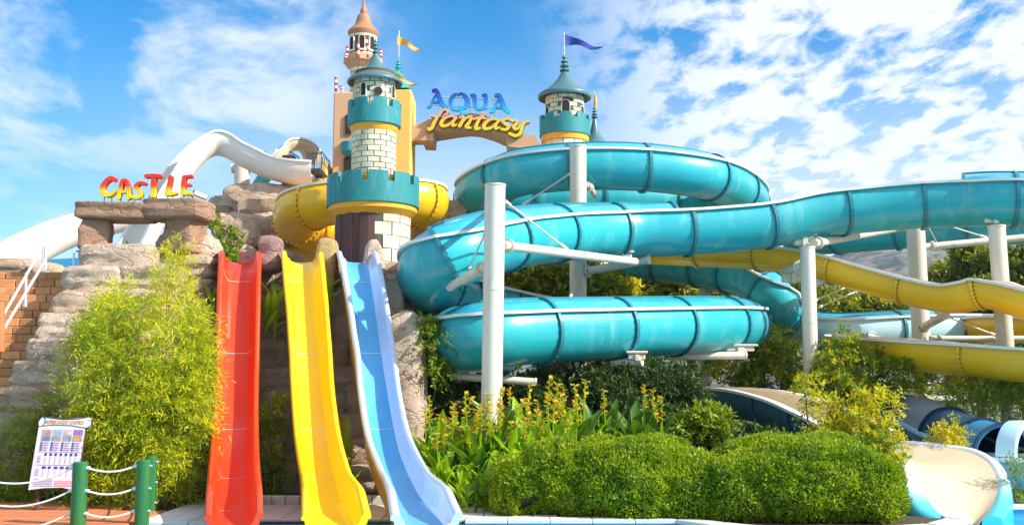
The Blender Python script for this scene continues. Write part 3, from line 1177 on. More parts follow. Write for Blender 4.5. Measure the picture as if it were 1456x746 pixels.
def castle_tower():
    cx = P(531, 250, TY).x
    c = (cx, TY)
    q = mpp(P(531, 250, TY))
    Z = lambda py: zt(py, TY)
    t = thing('castle_tower', 'round cream block tower with two teal battlement rings and grey-green cone roof above plum door', 'tower', (cx, TY, 3.0))
    r1, r2, r3 = 52 * q, 30.5 * q, 28.5 * q
    mb = MB()
    mb.lathe(c, [(r1, 2.7), (r1, Z(292)), (r2, Z(292)), (r2, Z(176)), (r3, Z(176)), (r3, Z(104))], 48)
    mb.build('shaft', m_joint, t, smooth=30)
    h = (Z(304) - 2.75) / 9
    ring_bricks(t, cx, TY, r1, 2.75, 9, h, 12, 2.1, skip=lambda a, z: -1.2 < a < 0.24)
    h2 = (Z(190) - Z(252)) / 8
    ring_bricks(t, cx, TY, r2, Z(252), 8, h2, 11, 2.1)
    h3 = (Z(108) - Z(152)) / 6
    wz = Z(141)

    def sk(a, z):
        return wz < z < wz + 0.24 and min(abs(a + .42), abs(a - .28), abs(a - 1.15), abs(a + 1.3)) < 0.09
    ring_bricks(t, cx, TY, r3, Z(152), 6, h3, 12, 2.1, skip=sk, proud=0.012)
    # door boards on the left half of the lower drum
    for i in range(7):
        a0 = -1.19 + i * 0.198
        mb = MB()
        rr = r1 + 0.02 + 0.012 * (i % 2)
        mb.lathe(c, [(rr - 0.1, 2.7), (rr, 2.7), (rr, Z(303)), (rr - 0.1, Z(303))], 3, 0, a0, a0 + 0.19, close=True)
        mb.build('door_board', m_door, t, smooth=30)
    # lower battlement ring: golden corbel, teal parapet and merlons
    R1 = 65 * q
    mb = MB()
    mb.lathe(c, [(r1, Z(312)), (62 * q, Z(303)), (62.5 * q, Z(293)), (r1, Z(293))], 56)
    mb.build('corbel', m_gold, t, smooth=30)
    mb = MB()
    mb.lathe(c, [(r1, Z(298)), (R1, Z(296)), (R1 * 1.005, Z(268)), (R1 - 0.09, Z(268)), (R1 - 0.09, Z(285))], 64)
    merlons(mb, c, R1 * 1.005, Z(268), Z(254) - Z(268), 11, 0.40, off=0.42)
    mb.build('parapet', m_tealpaint, t, smooth=30)
    mb = MB()
    mb.lathe(c, [(R1 - 0.11, Z(290)), (R1 - 0.11, Z(258)), (R1 - 0.15, Z(258)), (R1 - 0.15, Z(290))], 64)
    mb.build('parapet_lining', m_gold, t, smooth=30)
    # upper ring
    R2 = 38 * q
    mb = MB()
    mb.lathe(c, [(r2, Z(192)), (34 * q, Z(186)), (35.5 * q, Z(179)), (r2, Z(179))], 48)
    mb.build('corbel', m_gold, t, smooth=30)
    mb = MB()
    mb.lathe(c, [(r2, Z(183)), (R2, Z(181)), (R2, Z(158)), (R2 - 0.07, Z(158)), (R2 - 0.07, Z(170))], 48)
    merlons(mb, c, R2, Z(158), Z(147) - Z(158), 8, 0.29, off=0.45)
    mb.build('parapet', m_tealpaint, t, smooth=30)
    mb = MB()
    mb.lathe(c, [(R2 - 0.085, Z(175)), (R2 - 0.085, Z(151)), (R2 - 0.12, Z(151)), (R2 - 0.12, Z(175))], 48)
    mb.build('parapet_lining', m_stoneA, t, smooth=30)
    for a, rd in ((-0.42, False), (0.28, True), (1.15, False), (-1.35, False)):
        arch_window(t, cx, TY, r3, a, Z(143), 0.105 if not rd else 0.15, 0.26 if not rd else 0.16, m_stoneA if not rd else m_joint, rd)
    # roof
    mb = MB()
    pr = [(0.035, Z(74)), (0.06, Z(80)), (0.11, Z(88)), (0.19, Z(97)), (0.30, Z(104.5)), (0.44, Z(111)), (39 * q, Z(115.5)), (40 * q, Z(118)), (39 * q, Z(120))]
    mb.lathe(c, pr, 48)
    o = mb.build('roof', m_cone, t, smooth=50)
    mb = MB()
    mb.lathe(c, [(39 * q, Z(119.9)), (36 * q, Z(118)), (r3, Z(108))], 48)
    mb.build('eaves', m_conein, o, smooth=50)
    mb = MB()
    finial(mb, c, Z(76), Z(56) - Z(76), 0.062)
    mb.build('finial', m_cone, o, smooth=40)


castle_tower()


def pennant(name, label, px, py, Y, L, hgt, drop, mat, ux=1.0, wav=0.05):
    p0 = P(px, py, Y)
    rows = []
    n = 14
    for i in range(n + 1):
        s = i / n
        w = hgt * (1 - s) ** 0.8 * (0.9 + 0.1 * math.cos(s * 9)) + 0.01
        x = p0.x + L * s * ux
        z = p0.z - drop * (s ** 0.9) + 0.03 * math.sin(s * 7)
        y = Y - 0.02 + wav * math.sin(s * 10)
        rows.append([(x, y, z), (x, y + 0.02 * math.sin(s * 13 + 1), z - w / 2), (x, y, z - w)])
    mb = MB()
    mb.grid(rows, 0)
    mb.grid([[(a[0], a[1] + 0.006, a[2]) for a in r] for r in rows], 0, True)
    return tag(mb.build(name, mat, None, smooth=60), label, 'flag')


m_flag_y = M('yellow_cloth', (0.80, 0.46, 0.08), (0.74, 0.38, 0.05), 5, 0.8)
m_flag_b = M('blue_cloth', (0.03, 0.06, 0.32), (0.02, 0.045, 0.26), 5, 0.8)
pennant('flag', 'torn yellow pennant flying from the tall thin pole above the turquoise roof', 565.5, 51, 25.3, 0.62, 0.23, 0.36, m_flag_y)
pennant('flag', 'ragged yellow pennant just right of the front tower cone roof', 552, 99, 22.0, 0.66, 0.15, 0.34, m_flag_y)
pennant('flag', 'long blue pennant streaming from the right tower pole', 803.5, 49.5, 26.6, 0.98, 0.28, 0.36, m_flag_b)
pole = MB()
pole.tube([P(552, 97, 22.0), P(541, 118, 21.6)], 0.012, 6)
tag(pole.build('flag_pole', m_railg, None), 'short slanting pole behind the front tower roof holding a ragged pennant', 'pole')


def castle_wall():
    """peach block on the left, ochre block on the right with its turquoise pyramid, joined as one building"""
    Y = 25.0
    t = thing('castle_building', 'peach and ochre castle building behind the front tower with turquoise pyramid roof', 'building', tuple(P(540, 300, Y)))

    def blk(name, x0, x1, ytop, ybot, Ya, d, mat, xt0=None):
        mb = MB()
        a, b = P(x0, ybot, Ya), P(x1, ybot, Ya)
        zt_ = P(x0, ytop, Ya).z
        zb = 3.0
        mb.bbox(((a.x + b.x) / 2, Ya + d / 2, (zt_ + zb) / 2), (b.x - a.x, d, zt_ - zb), 0.03)
        return mb.build(name, mat, t, smooth=20)
    w = blk('wall', 471, 516, 131, 300, Y, 2.2, m_peach)
    w2 = blk('wall', 542, 583, 127, 300, Y - 0.2, 1.2, m_ochre)
    # arched windows with balconies at the right end of the peach wall
    for (x0, x1, y0, y1) in ((490.5, 500, 163, 191), (488.5, 500, 223, 246)):
        a, b = P(x0, y1, Y), P(x1, y0, Y)
        wd, hh = b.x - a.x, b.z - a.z
        prof = [(0, 0), (wd, 0)] + [(wd / 2 + wd / 2 * math.cos(s), hh - wd / 2 + wd / 2 * math.sin(s)) for s in np.linspace(0, PI, 9)]
        mb = MB()
        mb.prism([(a.x + x - .03, Y - 0.035, a.z - .03 + z * 1.06) for x, z in [(p[0] * 1.25, p[1]) for p in prof]], (0, 0.05, 0))
        f = mb.build('window', m_terra, t, smooth=30)
        mb = MB()
        mb.prism([(a.x + x + .01, Y - 0.05, a.z + z) for x, z in prof], (0, 0.03, 0))
        mb.build('opening', m_dark, f, smooth=0)
    cxb, cyb = P(498, 210, Y).x, Y - 0.0
    mb = MB()
    qz = lambda p: P(498, p, Y).z
    mb.lathe((cxb, cyb), [(0.02, qz(224)), (0.16, qz(220)), (0.22, qz(216)), (0.22, qz(203)), (0.18, qz(203))], 20)
    mb.build('balcony', m_tealpaint, t, smooth=40)
    # pyramid
    x0, x1 = P(541, 127, Y).x, P(584, 127, Y).x
    zb = P(560, 128, Y).z
    yc = Y - 0.2 + 0.6
    ap = Vector(((x0 + x1) / 2 + 0.02, yc, P(565, 95, 25.3).z))
    mb = MB()
    e = 0.0
    mb.add([(x0 - e, Y - .2 - e, zb), (x1 + e, Y - .2 - e, zb), (x1 + e, Y + 1.0 + e, zb), (x0 - e, Y + 1.0 + e, zb), ap], [(0, 1, 4), (1, 2, 4), (2, 3, 4), (3, 0, 4), (3, 2, 1, 0)])
    rf = mb.build('roof', m_turq, t, smooth=0)
    mb = MB()
    finial(mb, (ap.x, ap.y), ap.z - .1, P(565, 84, 25.3).z - ap.z + .12, 0.085)
    mb.build('finial', m_turq, rf, smooth=40)
    mb = MB()
    mb.tube([(ap.x, ap.y, ap.z), (ap.x, ap.y, P(565, 42, 25.3).z)], 0.016, 6)
    mb.build('flag_pole', m_rail, rf)
    # lower wing left of the peach wall
    mb = MB()
    a, b = P(398, 300, 25.2), P(472, 236, 25.2)
    mb.bbox(((a.x + P(454, 0, 25.2).x) / 2, 26, (3 + P(0, 249, 25.2).z) / 2), (P(454, 0, 25.2).x - a.x, 1.5, P(0, 249, 25.2).z - 3), 0.03)
    mb.build('wing_wall', m_peach, t, smooth=20)
    mb = MB()
    a2, b2 = P(456, 300, 24.8), P(464, 228, 24.8)
    mb.bbox(((a2.x + b2.x) / 2, 25.4, (3 + b2.z) / 2), (b2.x - a2.x, 1.2, b2.z - 3), 0.02)
    mb.build('pier', m_ochre, t, smooth=20)
    mb = MB()
    a3, b3 = P(400, 258, 24.6), P(470, 250, 24.6)
    mb.bbox(((a3.x + b3.x) / 2, 24.95, 4.2), (b3.x - a3.x, 0.6, 2 * (P(0, 254, 24.6).z - 4.2)), 0.02)
    mb.build('base_wall', m_ochre, t, smooth=20)
    # brown tower that rises from the back
    return t


castle_wall()


def back_tower():
    Y = 27.5
    cx = P(516, 80, Y).x
    c = (cx, Y)
    q = mpp(P(516, 80, Y))
    Z = lambda py: zt(py, Y)
    t = thing('lookout_tower', 'slim lookout tower with terracotta bell roof rising behind the others', 'tower', (cx, Y, 4))
    mb = MB()
    mb.lathe(c, [(17 * q, 4), (17 * q, Z(97)), (17 * q, Z(92)), (19 * q, Z(92)), (19 * q, Z(50))], 20)
    mb.build('shaft', m_joint, t, smooth=30)
    ring_bricks(t, cx, Y, 17 * q, Z(140), 5, (Z(96) - Z(140)) / 5, 9, 2.0, proud=0.014)
    ring_bricks(t, cx, Y, 19 * q, Z(84), 6, (Z(51) - Z(84)) / 6, 9, 2.0, proud=0.012, skip=lambda a, z: Z(76) < z < Z(56) and min(abs(a + .75), abs(a - .05), abs(a - .8)) < 0.27)
    for a in (-0.75, 0.05, 0.8):
        arch_window(t, cx, Y, 19 * q, a, Z(75), 0.14, 0.36, m_stoneA)
    mb = MB()
    mb.lathe(c, [(17 * q, Z(101)), (22 * q, Z(97)), (26 * q, Z(91)), (27.5 * q, Z(91)), (27.5 * q, Z(83)), (25.5 * q, Z(83)), (25.5 * q, Z(86)), (19 * q, Z(86))], 8)
    mb.build('balcony', m_peach, t, smooth=20)
    mb = MB()
    mb.lathe(c, [(19 * q, Z(54)), (21.5 * q, Z(50)), (22 * q, Z(46.5)), (20 * q, Z(44)), (16 * q, Z(40)), (12.5 * q, Z(36)), (10.5 * q, Z(31)), (9.5 * q, Z(26)), (7.5 * q, Z(22)), (4.5 * q, Z(20.5)), (5 * q, Z(17.5)), (4.6 * q, Z(14)), (2.6 * q, Z(11)), (2 * q, Z(9)), (1.3 * q, Z(-4)), (0.4 * q, Z(-12))], 28)
    mb.build('roof', m_terra, t, smooth=35)


back_tower()


def hazard_posts():
    """little red and white striped posts with sagging chains on the parapets"""
    spots = [((477.5, 110, 130), 25.3), ((486, 122, 133), 25.2), ((494, 66, 83), 26.9), ((492, 75, 84), 26.75), ((509.5, 59, 82), 26.75), ((541.5, 70, 82), 27.0), ((523, 62, 82), 26.75)]
    lab = ['taller red and white striped post on the left corner of the peach wall', 'shorter red and white striped post beside the taller one on the peach wall', 'striped post on the far left of the lookout balcony, the higher of two', 'striped post low at the left edge of the lookout balcony', 'striped post in front of the lookout tower window', 'striped post at the right edge of the lookout balcony', 'striped post on the lookout balcony right of the front window']
    for (px, y0, y1), Y in spots:
        a, b = P(px, y1, Y), P(px, y0, Y)
        t = thing('striped_post', lab.pop(0), 'post', tuple(a), 'striped posts on the castle parapets')
        n = 5
        r = MB()
        w = MB()
        for i in range(n):
            (r if i % 2 == 0 else w).tube([a.lerp(b, 1 - i / n), a.lerp(b, 1 - (i + 1) / n)], 0.036 + 0.001 * (i % 2), 10)
        w.build('white_band', m_white, t)
        r.build('red_band', m_redw, t)
    a, b = P(478, 113, 25.3), P(486, 125, 25.2)
    mb = MB()
    mb.tube([a.lerp(b, s) - Vector((0, 0, 0.08 * 4 * s * (1 - s))) for s in np.linspace(0, 1, 8)], 0.008, 5)
    tag(mb.build('chain', m_railg, None), 'thin dark chain sagging between the two parapet posts', 'chain')


hazard_posts()


def right_tower():
    Y = 26.6
    cx = P(803, 170, Y).x
    c = (cx, Y)
    q = mpp(P(803, 170, Y))
    Z = lambda py: zt(py, Y)
    t = thing('castle_tower', 'stone turret with grey cone roof and teal ring standing right of the arch sign', 'tower', (cx, Y, 3.0))
    r0, r = 31 * q, 27 * q
    mb = MB()
    mb.lathe(c, [(r0, 0.0), (r0, Z(200)), (r, Z(200)), (r, Z(136))], 40)
    mb.build('shaft', m_joint, t, smooth=30)
    mb = MB()
    mb.lathe(c, [(r0 + 0.01, 0.0), (r0 + 0.01, Z(204) - 0.23 * 13)], 40)
    mb.build('lower_shaft', m_peach, t, smooth=30)
    ring_bricks(t, cx, Y, r, Z(176), 6, (Z(139) - Z(176)) / 6, 12, 2.1, proud=0.012, skip=lambda a, z: Z(172) < z < Z(148) and min(abs(a), abs(a - 1.0), abs(a + 1.1)) < 0.16)
    ring_bricks(t, cx, Y, r0, Z(204) - 0.23 * 13, 13, 0.23, 12, 1.9, proud=0.016)
    for a in (0.0, 1.0, -1.1):
        arch_window(t, cx, Y, r, a, Z(168), 0.19 if a == 0 else .14, 0.34 if a == 0 else .24, m_stoneA)
    mb = MB()
    mb.lathe(c, [(r, Z(207)), (33.5 * q, Z(203)), (34.5 * q, Z(194)), (r, Z(194))], 48)
    mb.build('corbel', m_gold, t, smooth=30)
    R2 = 36 * q
    mb = MB()
    mb.lathe(c, [(r, Z(197)), (R2, Z(195)), (R2, Z(174)), (R2 - 0.08, Z(174)), (R2 - 0.08, Z(187))], 48)
    merlons(mb, c, R2, Z(174), Z(167) - Z(174), 9, 0.30, off=0.0)
    mb.build('parapet', m_tealpaint, t, smooth=30)
    mb = MB()
    mb.lathe(c, [(R2 - 0.10, Z(190)), (R2 - 0.10, Z(169)), (R2 - 0.14, Z(169)), (R2 - 0.14, Z(190))], 48)
    mb.build('parapet_lining', m_stoneA, t, smooth=30)
    mb = MB()
    mb.lathe(c, [(0.05, Z(98)), (0.10, Z(105)), (0.18, Z(112)), (0.30, Z(120)), (0.44, Z(127)), (0.56, Z(131)), (38 * q, Z(135.5)), (38.4 * q, Z(138.5)), (37.4 * q, Z(141))], 48)
    o = mb.build('roof', m_cone, t, smooth=50)
    mb = MB()
    mb.lathe(c, [(37.4 * q, Z(140.9)), (34 * q, Z(140)), (r, Z(135))], 48)
    mb.build('eaves', m_conein, o, smooth=50)
    mb = MB()
    finial(mb, c, Z(102), Z(78) - Z(102), 0.115)
    mb.build('finial', m_cone, o, smooth=40)
    mb = MB()
    mb.tube([(cx, Y, Z(82)), (cx, Y, Z(46))], 0.016, 6)
    mb.build('flag_pole', m_rail, o)
    # small cone peeping out behind it
    Y2 = 27.5
    c2 = P(845.5, 200, Y2)
    t2 = thing('turret', 'small grey cone turret with furled yellow pennant behind the right tower', 'turret', (c2.x, Y2, 3))
    Z2 = lambda py: zt(py, Y2)
    mb = MB()
    mb.lathe((c2.x, Y2), [(0.03, Z2(166)), (0.07, Z2(176)), (0.14, Z2(190)), (0.28, Z2(201)), (0.36, Z2(206))], 28)
    mb.build('roof', m_cone, t2, smooth=50)
    mb = MB()
    mb.lathe((c2.x, Y2), [(0.33, 0.0), (0.33, Z2(205))], 28)
    mb.build('shaft', m_stoneA, t2, smooth=50)
    mb = MB()
    finial(mb, (c2.x, Y2), Z2(168), Z2(152) - Z2(168), 0.075)
    mb.build('finial', m_cone, t2, smooth=50)
    mb = MB()
    mb.tube([(c2.x, Y2, Z2(155)), (c2.x, Y2, Z2(128))], 0.012, 6)
    mb.build('flag_pole', m_rail, t2)
    mb = MB()
    mb.tube([(c2.x + .02, Y2, Z2(155)), (c2.x + .03, Y2 - .02, Z2(147)), (c2.x + .025, Y2, Z2(133))], [0.02, 0.05, 0.012], 8)
    mb.build('furled_flag', m_flag_y, t2)


right_tower()

# ------------------------------------------------------------------ arch and lettering


def smooth2(pts, n=8):
    A = np.array(pts, float)
    if len(A) == 2:
        return A
    A = np.vstack([2 * A[0] - A[1], A, 2 * A[-1] - A[-2]])
    out = []
    for i in range(1, len(A) - 2):
        p0, p1, p2, p3 = A[i - 1], A[i], A[i + 1], A[i + 2]
        for t in np.linspace(0, 1, n, endpoint=False):
            out.append(0.5 * ((2 * p1) + (-p0 + p2) * t + (2 * p0 - 5 * p1 + 4 * p2 - p3) * t * t + (-p0 + 3 * p1 - 3 * p2 + p3) * t ** 3))
    out.append(A[-2])
    return np.array(out)


def stroke(mb, pts, y0, thick, sharp=False, mi=0):
    """brush stroke of a letter: (x, z, width) points, rounded ends, extruded towards +y"""
    A = np.array(pts, float) if sharp else smooth2(pts)
    if len(A) < 2:
        return
    d = np.gradient(A[:, :2], axis=0)
    d /= np.maximum(np.linalg.norm(d, axis=1), 1e-9)[:, None]
    nrm = np.stack([-d[:, 1], d[:, 0]], 1)
    # rounded ends
    ext0, ext1 = A[0].copy(), A[-1].copy()
    ext0[:2] -= d[0] * A[0, 2] * 0.28
    ext1[:2] += d[-1] * A[-1, 2] * 0.28
    ext0[2] *= 0.55
    ext1[2] *= 0.55
    A = np.vstack([ext0, A, ext1])
    nrm = np.vstack([nrm[0], nrm, nrm[-1]])
    L_ = A[:, :2] + nrm * A[:, 2:3] / 2
    R_ = A[:, :2] - nrm * A[:, 2:3] / 2
    bv = 0.12
    rows = []
    for l, r_, w in zip(L_, R_, A[:, 2]):
        m = (l + r_) / 2
        li, ri = m + (l - m) * (1 - bv * 1.4), m + (r_ - m) * (1 - bv * 1.4)
        b = min(thick * 0.3, w * bv)
        rows.append([(l[0], y0 + thick, l[1]), (l[0], y0 + b, l[1]), (li[0], y0, li[1]), (ri[0], y0, ri[1]), (r_[0], y0 + b, r_[1]), (r_[0], y0 + thick, r_[1]), (l[0], y0 + thick, l[1])])
    mb.grid(rows, mi)
    mb.add(rows[0][:6], [(0, 1, 2, 3, 4, 5)], mi)
    mb.add(rows[-1][:6], [(5, 4, 3, 2, 1, 0)], mi)


def arch_sign():
    Y = 25.0
    K = 1335 / 170.0

    def cp(x, y, YY=Y):
        return P(600 + x / K, 120 + y / K, YY)
    out = [(0, 465), (28, 395), (100, 388), (400, 345), (470, 328), (540, 320), (610, 328), (680, 345), (960, 440), (1040, 500), (1110, 560), (1262, 565), (1290, 620), (1340, 690), (1400, 745), (950, 690), (941, 582), (800, 520), (640, 472), (520, 463), (380, 480), (130, 520), (122, 627), (0, 620)]
    t = thing('arch', 'peach arch spanning between the ochre wall and the right turret', 'arch', tuple(cp(600, 470)))
    mb = MB()
    mb.prism([cp(x, y) for x, y in out], (0, 1.1, 0))
    mb.build('span', m_peach, t, smooth=20)
    # curved bracket to the left wall
    br = [(606.5, 175), (606.5, 199.5), (590, 199.5), (582, 203), (574, 209), (566, 212), (556, 213), (556, 189), (568, 188), (578, 184), (590, 178), (600, 173.5)]
    mb = MB()
    mb.prism([P(x, y, Y - .03) for x, y in br][::-1], (0, 0.5, 0))
    mb.build('bracket', m_peach, t, smooth=20)
    # upper word
    z1, z0 = P(660, 130, Y).z, P(660, 161, Y).z
    g_blue = GRAD('blue_gradient_paint', [(0, (0.02, 0.46, 0.70)), (0.5, (0.006, 0.15, 0.55)), (1, (0.002, 0.022, 0.24))], z0, z1, 0.5)
    boxes = {'A': (607, 128, 635, 153), 'Q': (640, 132, 665, 162), 'U': (669.5, 133, 693, 157), 'A2': (696, 135, 725, 160)}
    S = {
        'A': [[(.28, .97, .16), (.48, .96, .22), (.62, .6, .26), (.78, .22, .26), (.98, .04, .2)], [(.5, .86, .1), (.3, .45, .1), (.18, .12, .14), (.02, .04, .13)], [(.3, .33, .12), (.62, .33, .12)]],
        'Q': [[(.35, .98, .1), (.1, .8, .22), (.02, .55, .24), (.12, .28, .2), (.38, .2, .16)], [(.42, .9, .1), (.62, .98, .14), (.9, .8, .28), (.96, .52, .28), (.82, .3, .2), (.42, .2, .14)], [(.5, .34, .12), (.62, .2, .18), (.7, .05, .2), (.95, .02, .14)]],
        'U': [[(.0, .93, .14), (.22, .85, .26), (.24, .45, .27), (.36, .14, .2), (.62, .1, .17), (.8, .22, .16)], [(.68, .9, .12), (.9, .9, .22), (.9, .45, .27), (.9, .12, .2)]],
    }
    S['A2'] = S['A']
    sg = thing('lettering', 'blue letters AQUA on a thin metal frame above the peach arch', 'sign', tuple(P(665, 165, Y - .05)))
    yy = Y - 0.12
    for ch, (x0, y0, x1, y1) in boxes.items():
        a, b = P(x0, y1, yy), P(x1, y0, yy)
        w, h = b.x - a.x, b.z - a.z
        mb = MB()
        for i, st in enumerate(S[ch]):
            stroke(mb, [(a.x + x * w, a.z + z * h, wd * w) for x, z, wd in st], yy + 0.003 * i, 0.10)
        mb.build('letter', g_blue, sg, smooth=40, label='blue letter ' + ch[0])
    mb = MB()
    for (xa, ya, xb, yb) in ((630, 138, 712, 143), (618, 150, 716, 156.5)):
        mb.tube([P(xa, ya, yy + .13), P(xb, yb, yy + .13)], 0.014, 6)
    for (xa, ya, xb, yb) in ((633.5, 138, 633.5, 176), (703, 144, 703, 172), (668, 140, 668, 166)):
        mb.tube([P(xa, ya, yy + .16), P(xb, yb, yy + .16)], 0.014, 6)
    mb.build('frame', m_rail, sg)
    # lower word in script
    z1, z0 = P(680, 157, Y).z, P(680, 191, Y).z
    g_yel = GRAD('pink_to_yellow_paint', [(0, (0.80, 0.58, 0.01)), (0.5, (0.80, 0.50, 0.04)), (0.72, (0.74, 0.36, 0.20)), (1, (0.74, 0.36, 0.24))], z0, z1, 0.35)
    sc = thing('lettering', 'pink and yellow script letters reading fantasy on the front of the peach arch', 'sign', tuple(P(680, 180, Y - .1)))
    yy = Y - 0.16
    # painted tones run with each letter: the word slopes down to the right
    a_ = [[(385, 372, 20), (320, 352, 26), (250, 378, 34), (212, 425, 40), (225, 460, 36), (290, 452, 30), (345, 405, 26), (380, 368, 24)], [(382, 366, 28), (340, 425, 32), (345, 458, 34), (388, 448, 22)]]
    words = {
        'f': [[(245, 338, 18), (268, 332, 20), (285, 305, 24), (262, 280, 26), (225, 296, 28), (180, 352, 32), (135, 420, 36), (112, 475, 36), (82, 503, 36), (62, 488, 26)], [(100, 346, 22), (150, 356, 26), (205, 348, 22)]],
        'a': a_,
        'n': [[(418, 372, 20), (452, 352, 28), (458, 385, 32), (415, 468, 38)], [(438, 432, 22), (495, 372, 30), (545, 362, 32), (535, 405, 34), (492, 470, 38), (545, 484, 24)]],
        't': [[(672, 322, 30), (692, 330, 28), (650, 372, 30), (606, 450, 36), (602, 494, 36), (655, 488, 22)], [(572, 388, 22), (640, 372, 24), (712, 378, 22)]],
        'a2': [[(x + 478, y + 32, w) for x, y, w in s] for s in a_],
        's': [[(1005, 402, 26), (955, 380, 28), (902, 402, 32), (928, 438, 34), (968, 472, 36), (932, 504, 34), (880, 494, 24)]],
        'y': [[(1010, 412, 20), (1052, 398, 28), (1055, 430, 32), (1022, 472, 34), (1050, 498, 30), (1098, 470, 28), (1140, 420, 26)], [(1188, 408, 30), (1150, 425, 26), (1118, 470, 32), (1095, 545, 36), (1040, 572, 34), (972, 545, 30)]],
    }
    k = 0
    dark = MB()
    for ch, sts in words.items():
        mb = MB()
        for st in sts:
            pts = []
            for x, y, w in st:
                p = cp(x, y, yy)
                pts.append((p.x, p.z, w / K * mpp(p)))
            stroke(mb, pts, yy + 0.003 * (k % 3), 0.09)
            stroke(dark, [(a + .012, b - .014, c * 1.12) for a, b, c in pts], yy + 0.095 + 0.003 * (k % 3), 0.03)
            k += 1
        mb.build('letter', g_yel, sc, smooth=40, label='script letter ' + ch[0])
    dark.build('backing', M('brown_backing', (0.16, 0.08, 0.04)), sc, smooth=40)


arch_sign()


def castle_sign():
    Y = 17.4
    t = thing('stone_gateway', 'rough reddish stone gateway of two pillars and two lintels under the CASTLE letters', 'gateway', tuple(P(200, 360, Y)))
    stone(t, 108, 311, 152, 356, Y + .1, 0.62, m_ochrerock, 'pillar', sq=9, amp=0.05, taper=0.95, rotz=0.25, lean=(0.04, 0))
    stone(t, 236, 308, 284, 360, Y + .1, 0.62, m_ochrerock, 'pillar', sq=9, amp=0.05, taper=0.93, rotz=-0.3)
    stone(t, 107, 287, 212, 312, Y, 0.75, m_ochrerock, 'lintel', sq=9, amp=0.05, rotz=0.0, tilt=0.03)
    stone(t, 203, 282, 292, 310.5, Y - .06, 0.8, m_ochrerock, 'lintel', sq=9, amp=0.05, rotz=-0.16, tilt=0.02)
    z1, z0 = P(200, 248, Y).z, P(200, 281, Y).z
    g = GRAD('red_to_yellow_paint', [(0, (0.82, 0.60, 0.01)), (0.24, (0.82, 0.50, 0.01)), (0.44, (0.74, 0.05, 0.012)), (1, (0.70, 0.02, 0.012))], z0, z1, 0.4)
    boxes = [('C', 141, 251, 164, 280), ('A', 165, 254, 187, 283), ('S', 185, 257, 205, 283), ('T', 205, 247, 228, 280), ('L', 233, 249, 249, 279), ('E', 256, 248, 272, 278)]
    S = {
        'C': [[(.95, .86, .3), (.66, .92, .32), (.32, .72, .32), (.12, .38, .34), (.34, .12, .3), (.7, .14, .28), (.95, .28, .2)]],
        'A': [[(.08, .05, .28), (.22, .5, .28), (.36, .88, .28), (.62, .92, .26)], [(.6, .92, .26), (.78, .5, .3), (.84, .05, .3)], [(.2, .36, .2), (.8, .38, .2)]],
        'S': [[(1.05, .86, .26), (.62, .88, .28), (.34, .68, .3), (.58, .5, .3), (.74, .28, .3), (.5, .1, .28), (.0, .14, .22)]],
        'T': [[(.0, .9, .26), (.5, .92, .28), (1.0, .9, .26)], [(.55, .84, .34), (.53, .4, .34), (.55, .05, .34)]],
        'L': [[(.55, .94, .42), (.4, .5, .42), (.2, .12, .38)], [(.15, .1, .32), (.6, .12, .34), (1.1, .16, .3)]],
        'E': [[(.3, .9, .4), (.22, .5, .42), (.2, .1, .4)], [(.3, .9, .3), (1.0, .93, .3)], [(.3, .5, .26), (.9, .52, .26)], [(.2, .1, .3), (.95, .13, .3)]],
    }
    sg = thing('lettering', 'chunky red and yellow letters CASTLE on pegs along the stone lintels', 'sign', tuple(P(205, 285, Y - .1)))
    for ch, x0, y0, x1, y1 in boxes:
        yy = Y - 0.15
        a, b = P(x0, y1, yy), P(x1, y0, yy)
        w, h = b.x - a.x, b.z - a.z
        mb = MB()
        for i, st in enumerate(S[ch]):
            stroke(mb, [(a.x + x * w, a.z + z * h, wd * w) for x, z, wd in st], yy + 0.004 * i, 0.11)
        o = mb.build('letter', g, sg, smooth=40, label='red and yellow letter ' + ch)
        mb = MB()
        for f in (0.25, 0.75):
            x = a.x + f * w
            mb.tube([(x, yy + .06, a.z + .03), (x, yy + .06, a.z - 0.1)], 0.009, 6)
        mb.build('peg', m_grey, o)
    # floodlight at the right end
    fl = thing('floodlight', 'grey floodlight at the right end of the stone lintel', 'floodlight', tuple(P(284, 284, 17.7)))
    R = Matrix.Rotation(0.35, 3, 'Y') @ Matrix.Rotation(0.4, 3, 'Z')
    mb = MB()
    mb.bbox(P(285, 277, 17.7), (0.26, 0.16, 0.10), 0.015, R)
    mb.build('housing', m_grey, fl, smooth=20)
    mb = MB()
    mb.box(P(285, 277, 17.7) + R @ Vector((0, -0.082, 0)), (0.23, 0.006, 0.075), R)
    mb.build('lens', m_rail, fl, smooth=0)
    mb = MB()
    mb.tube([P(272, 278, 17.7), P(277, 284, 17.7), P(290, 290, 17.7)], 0.015, 6)
    mb.build('bracket', m_grey, fl)


castle_sign()

# ------------------------------------------------------------------ rocks


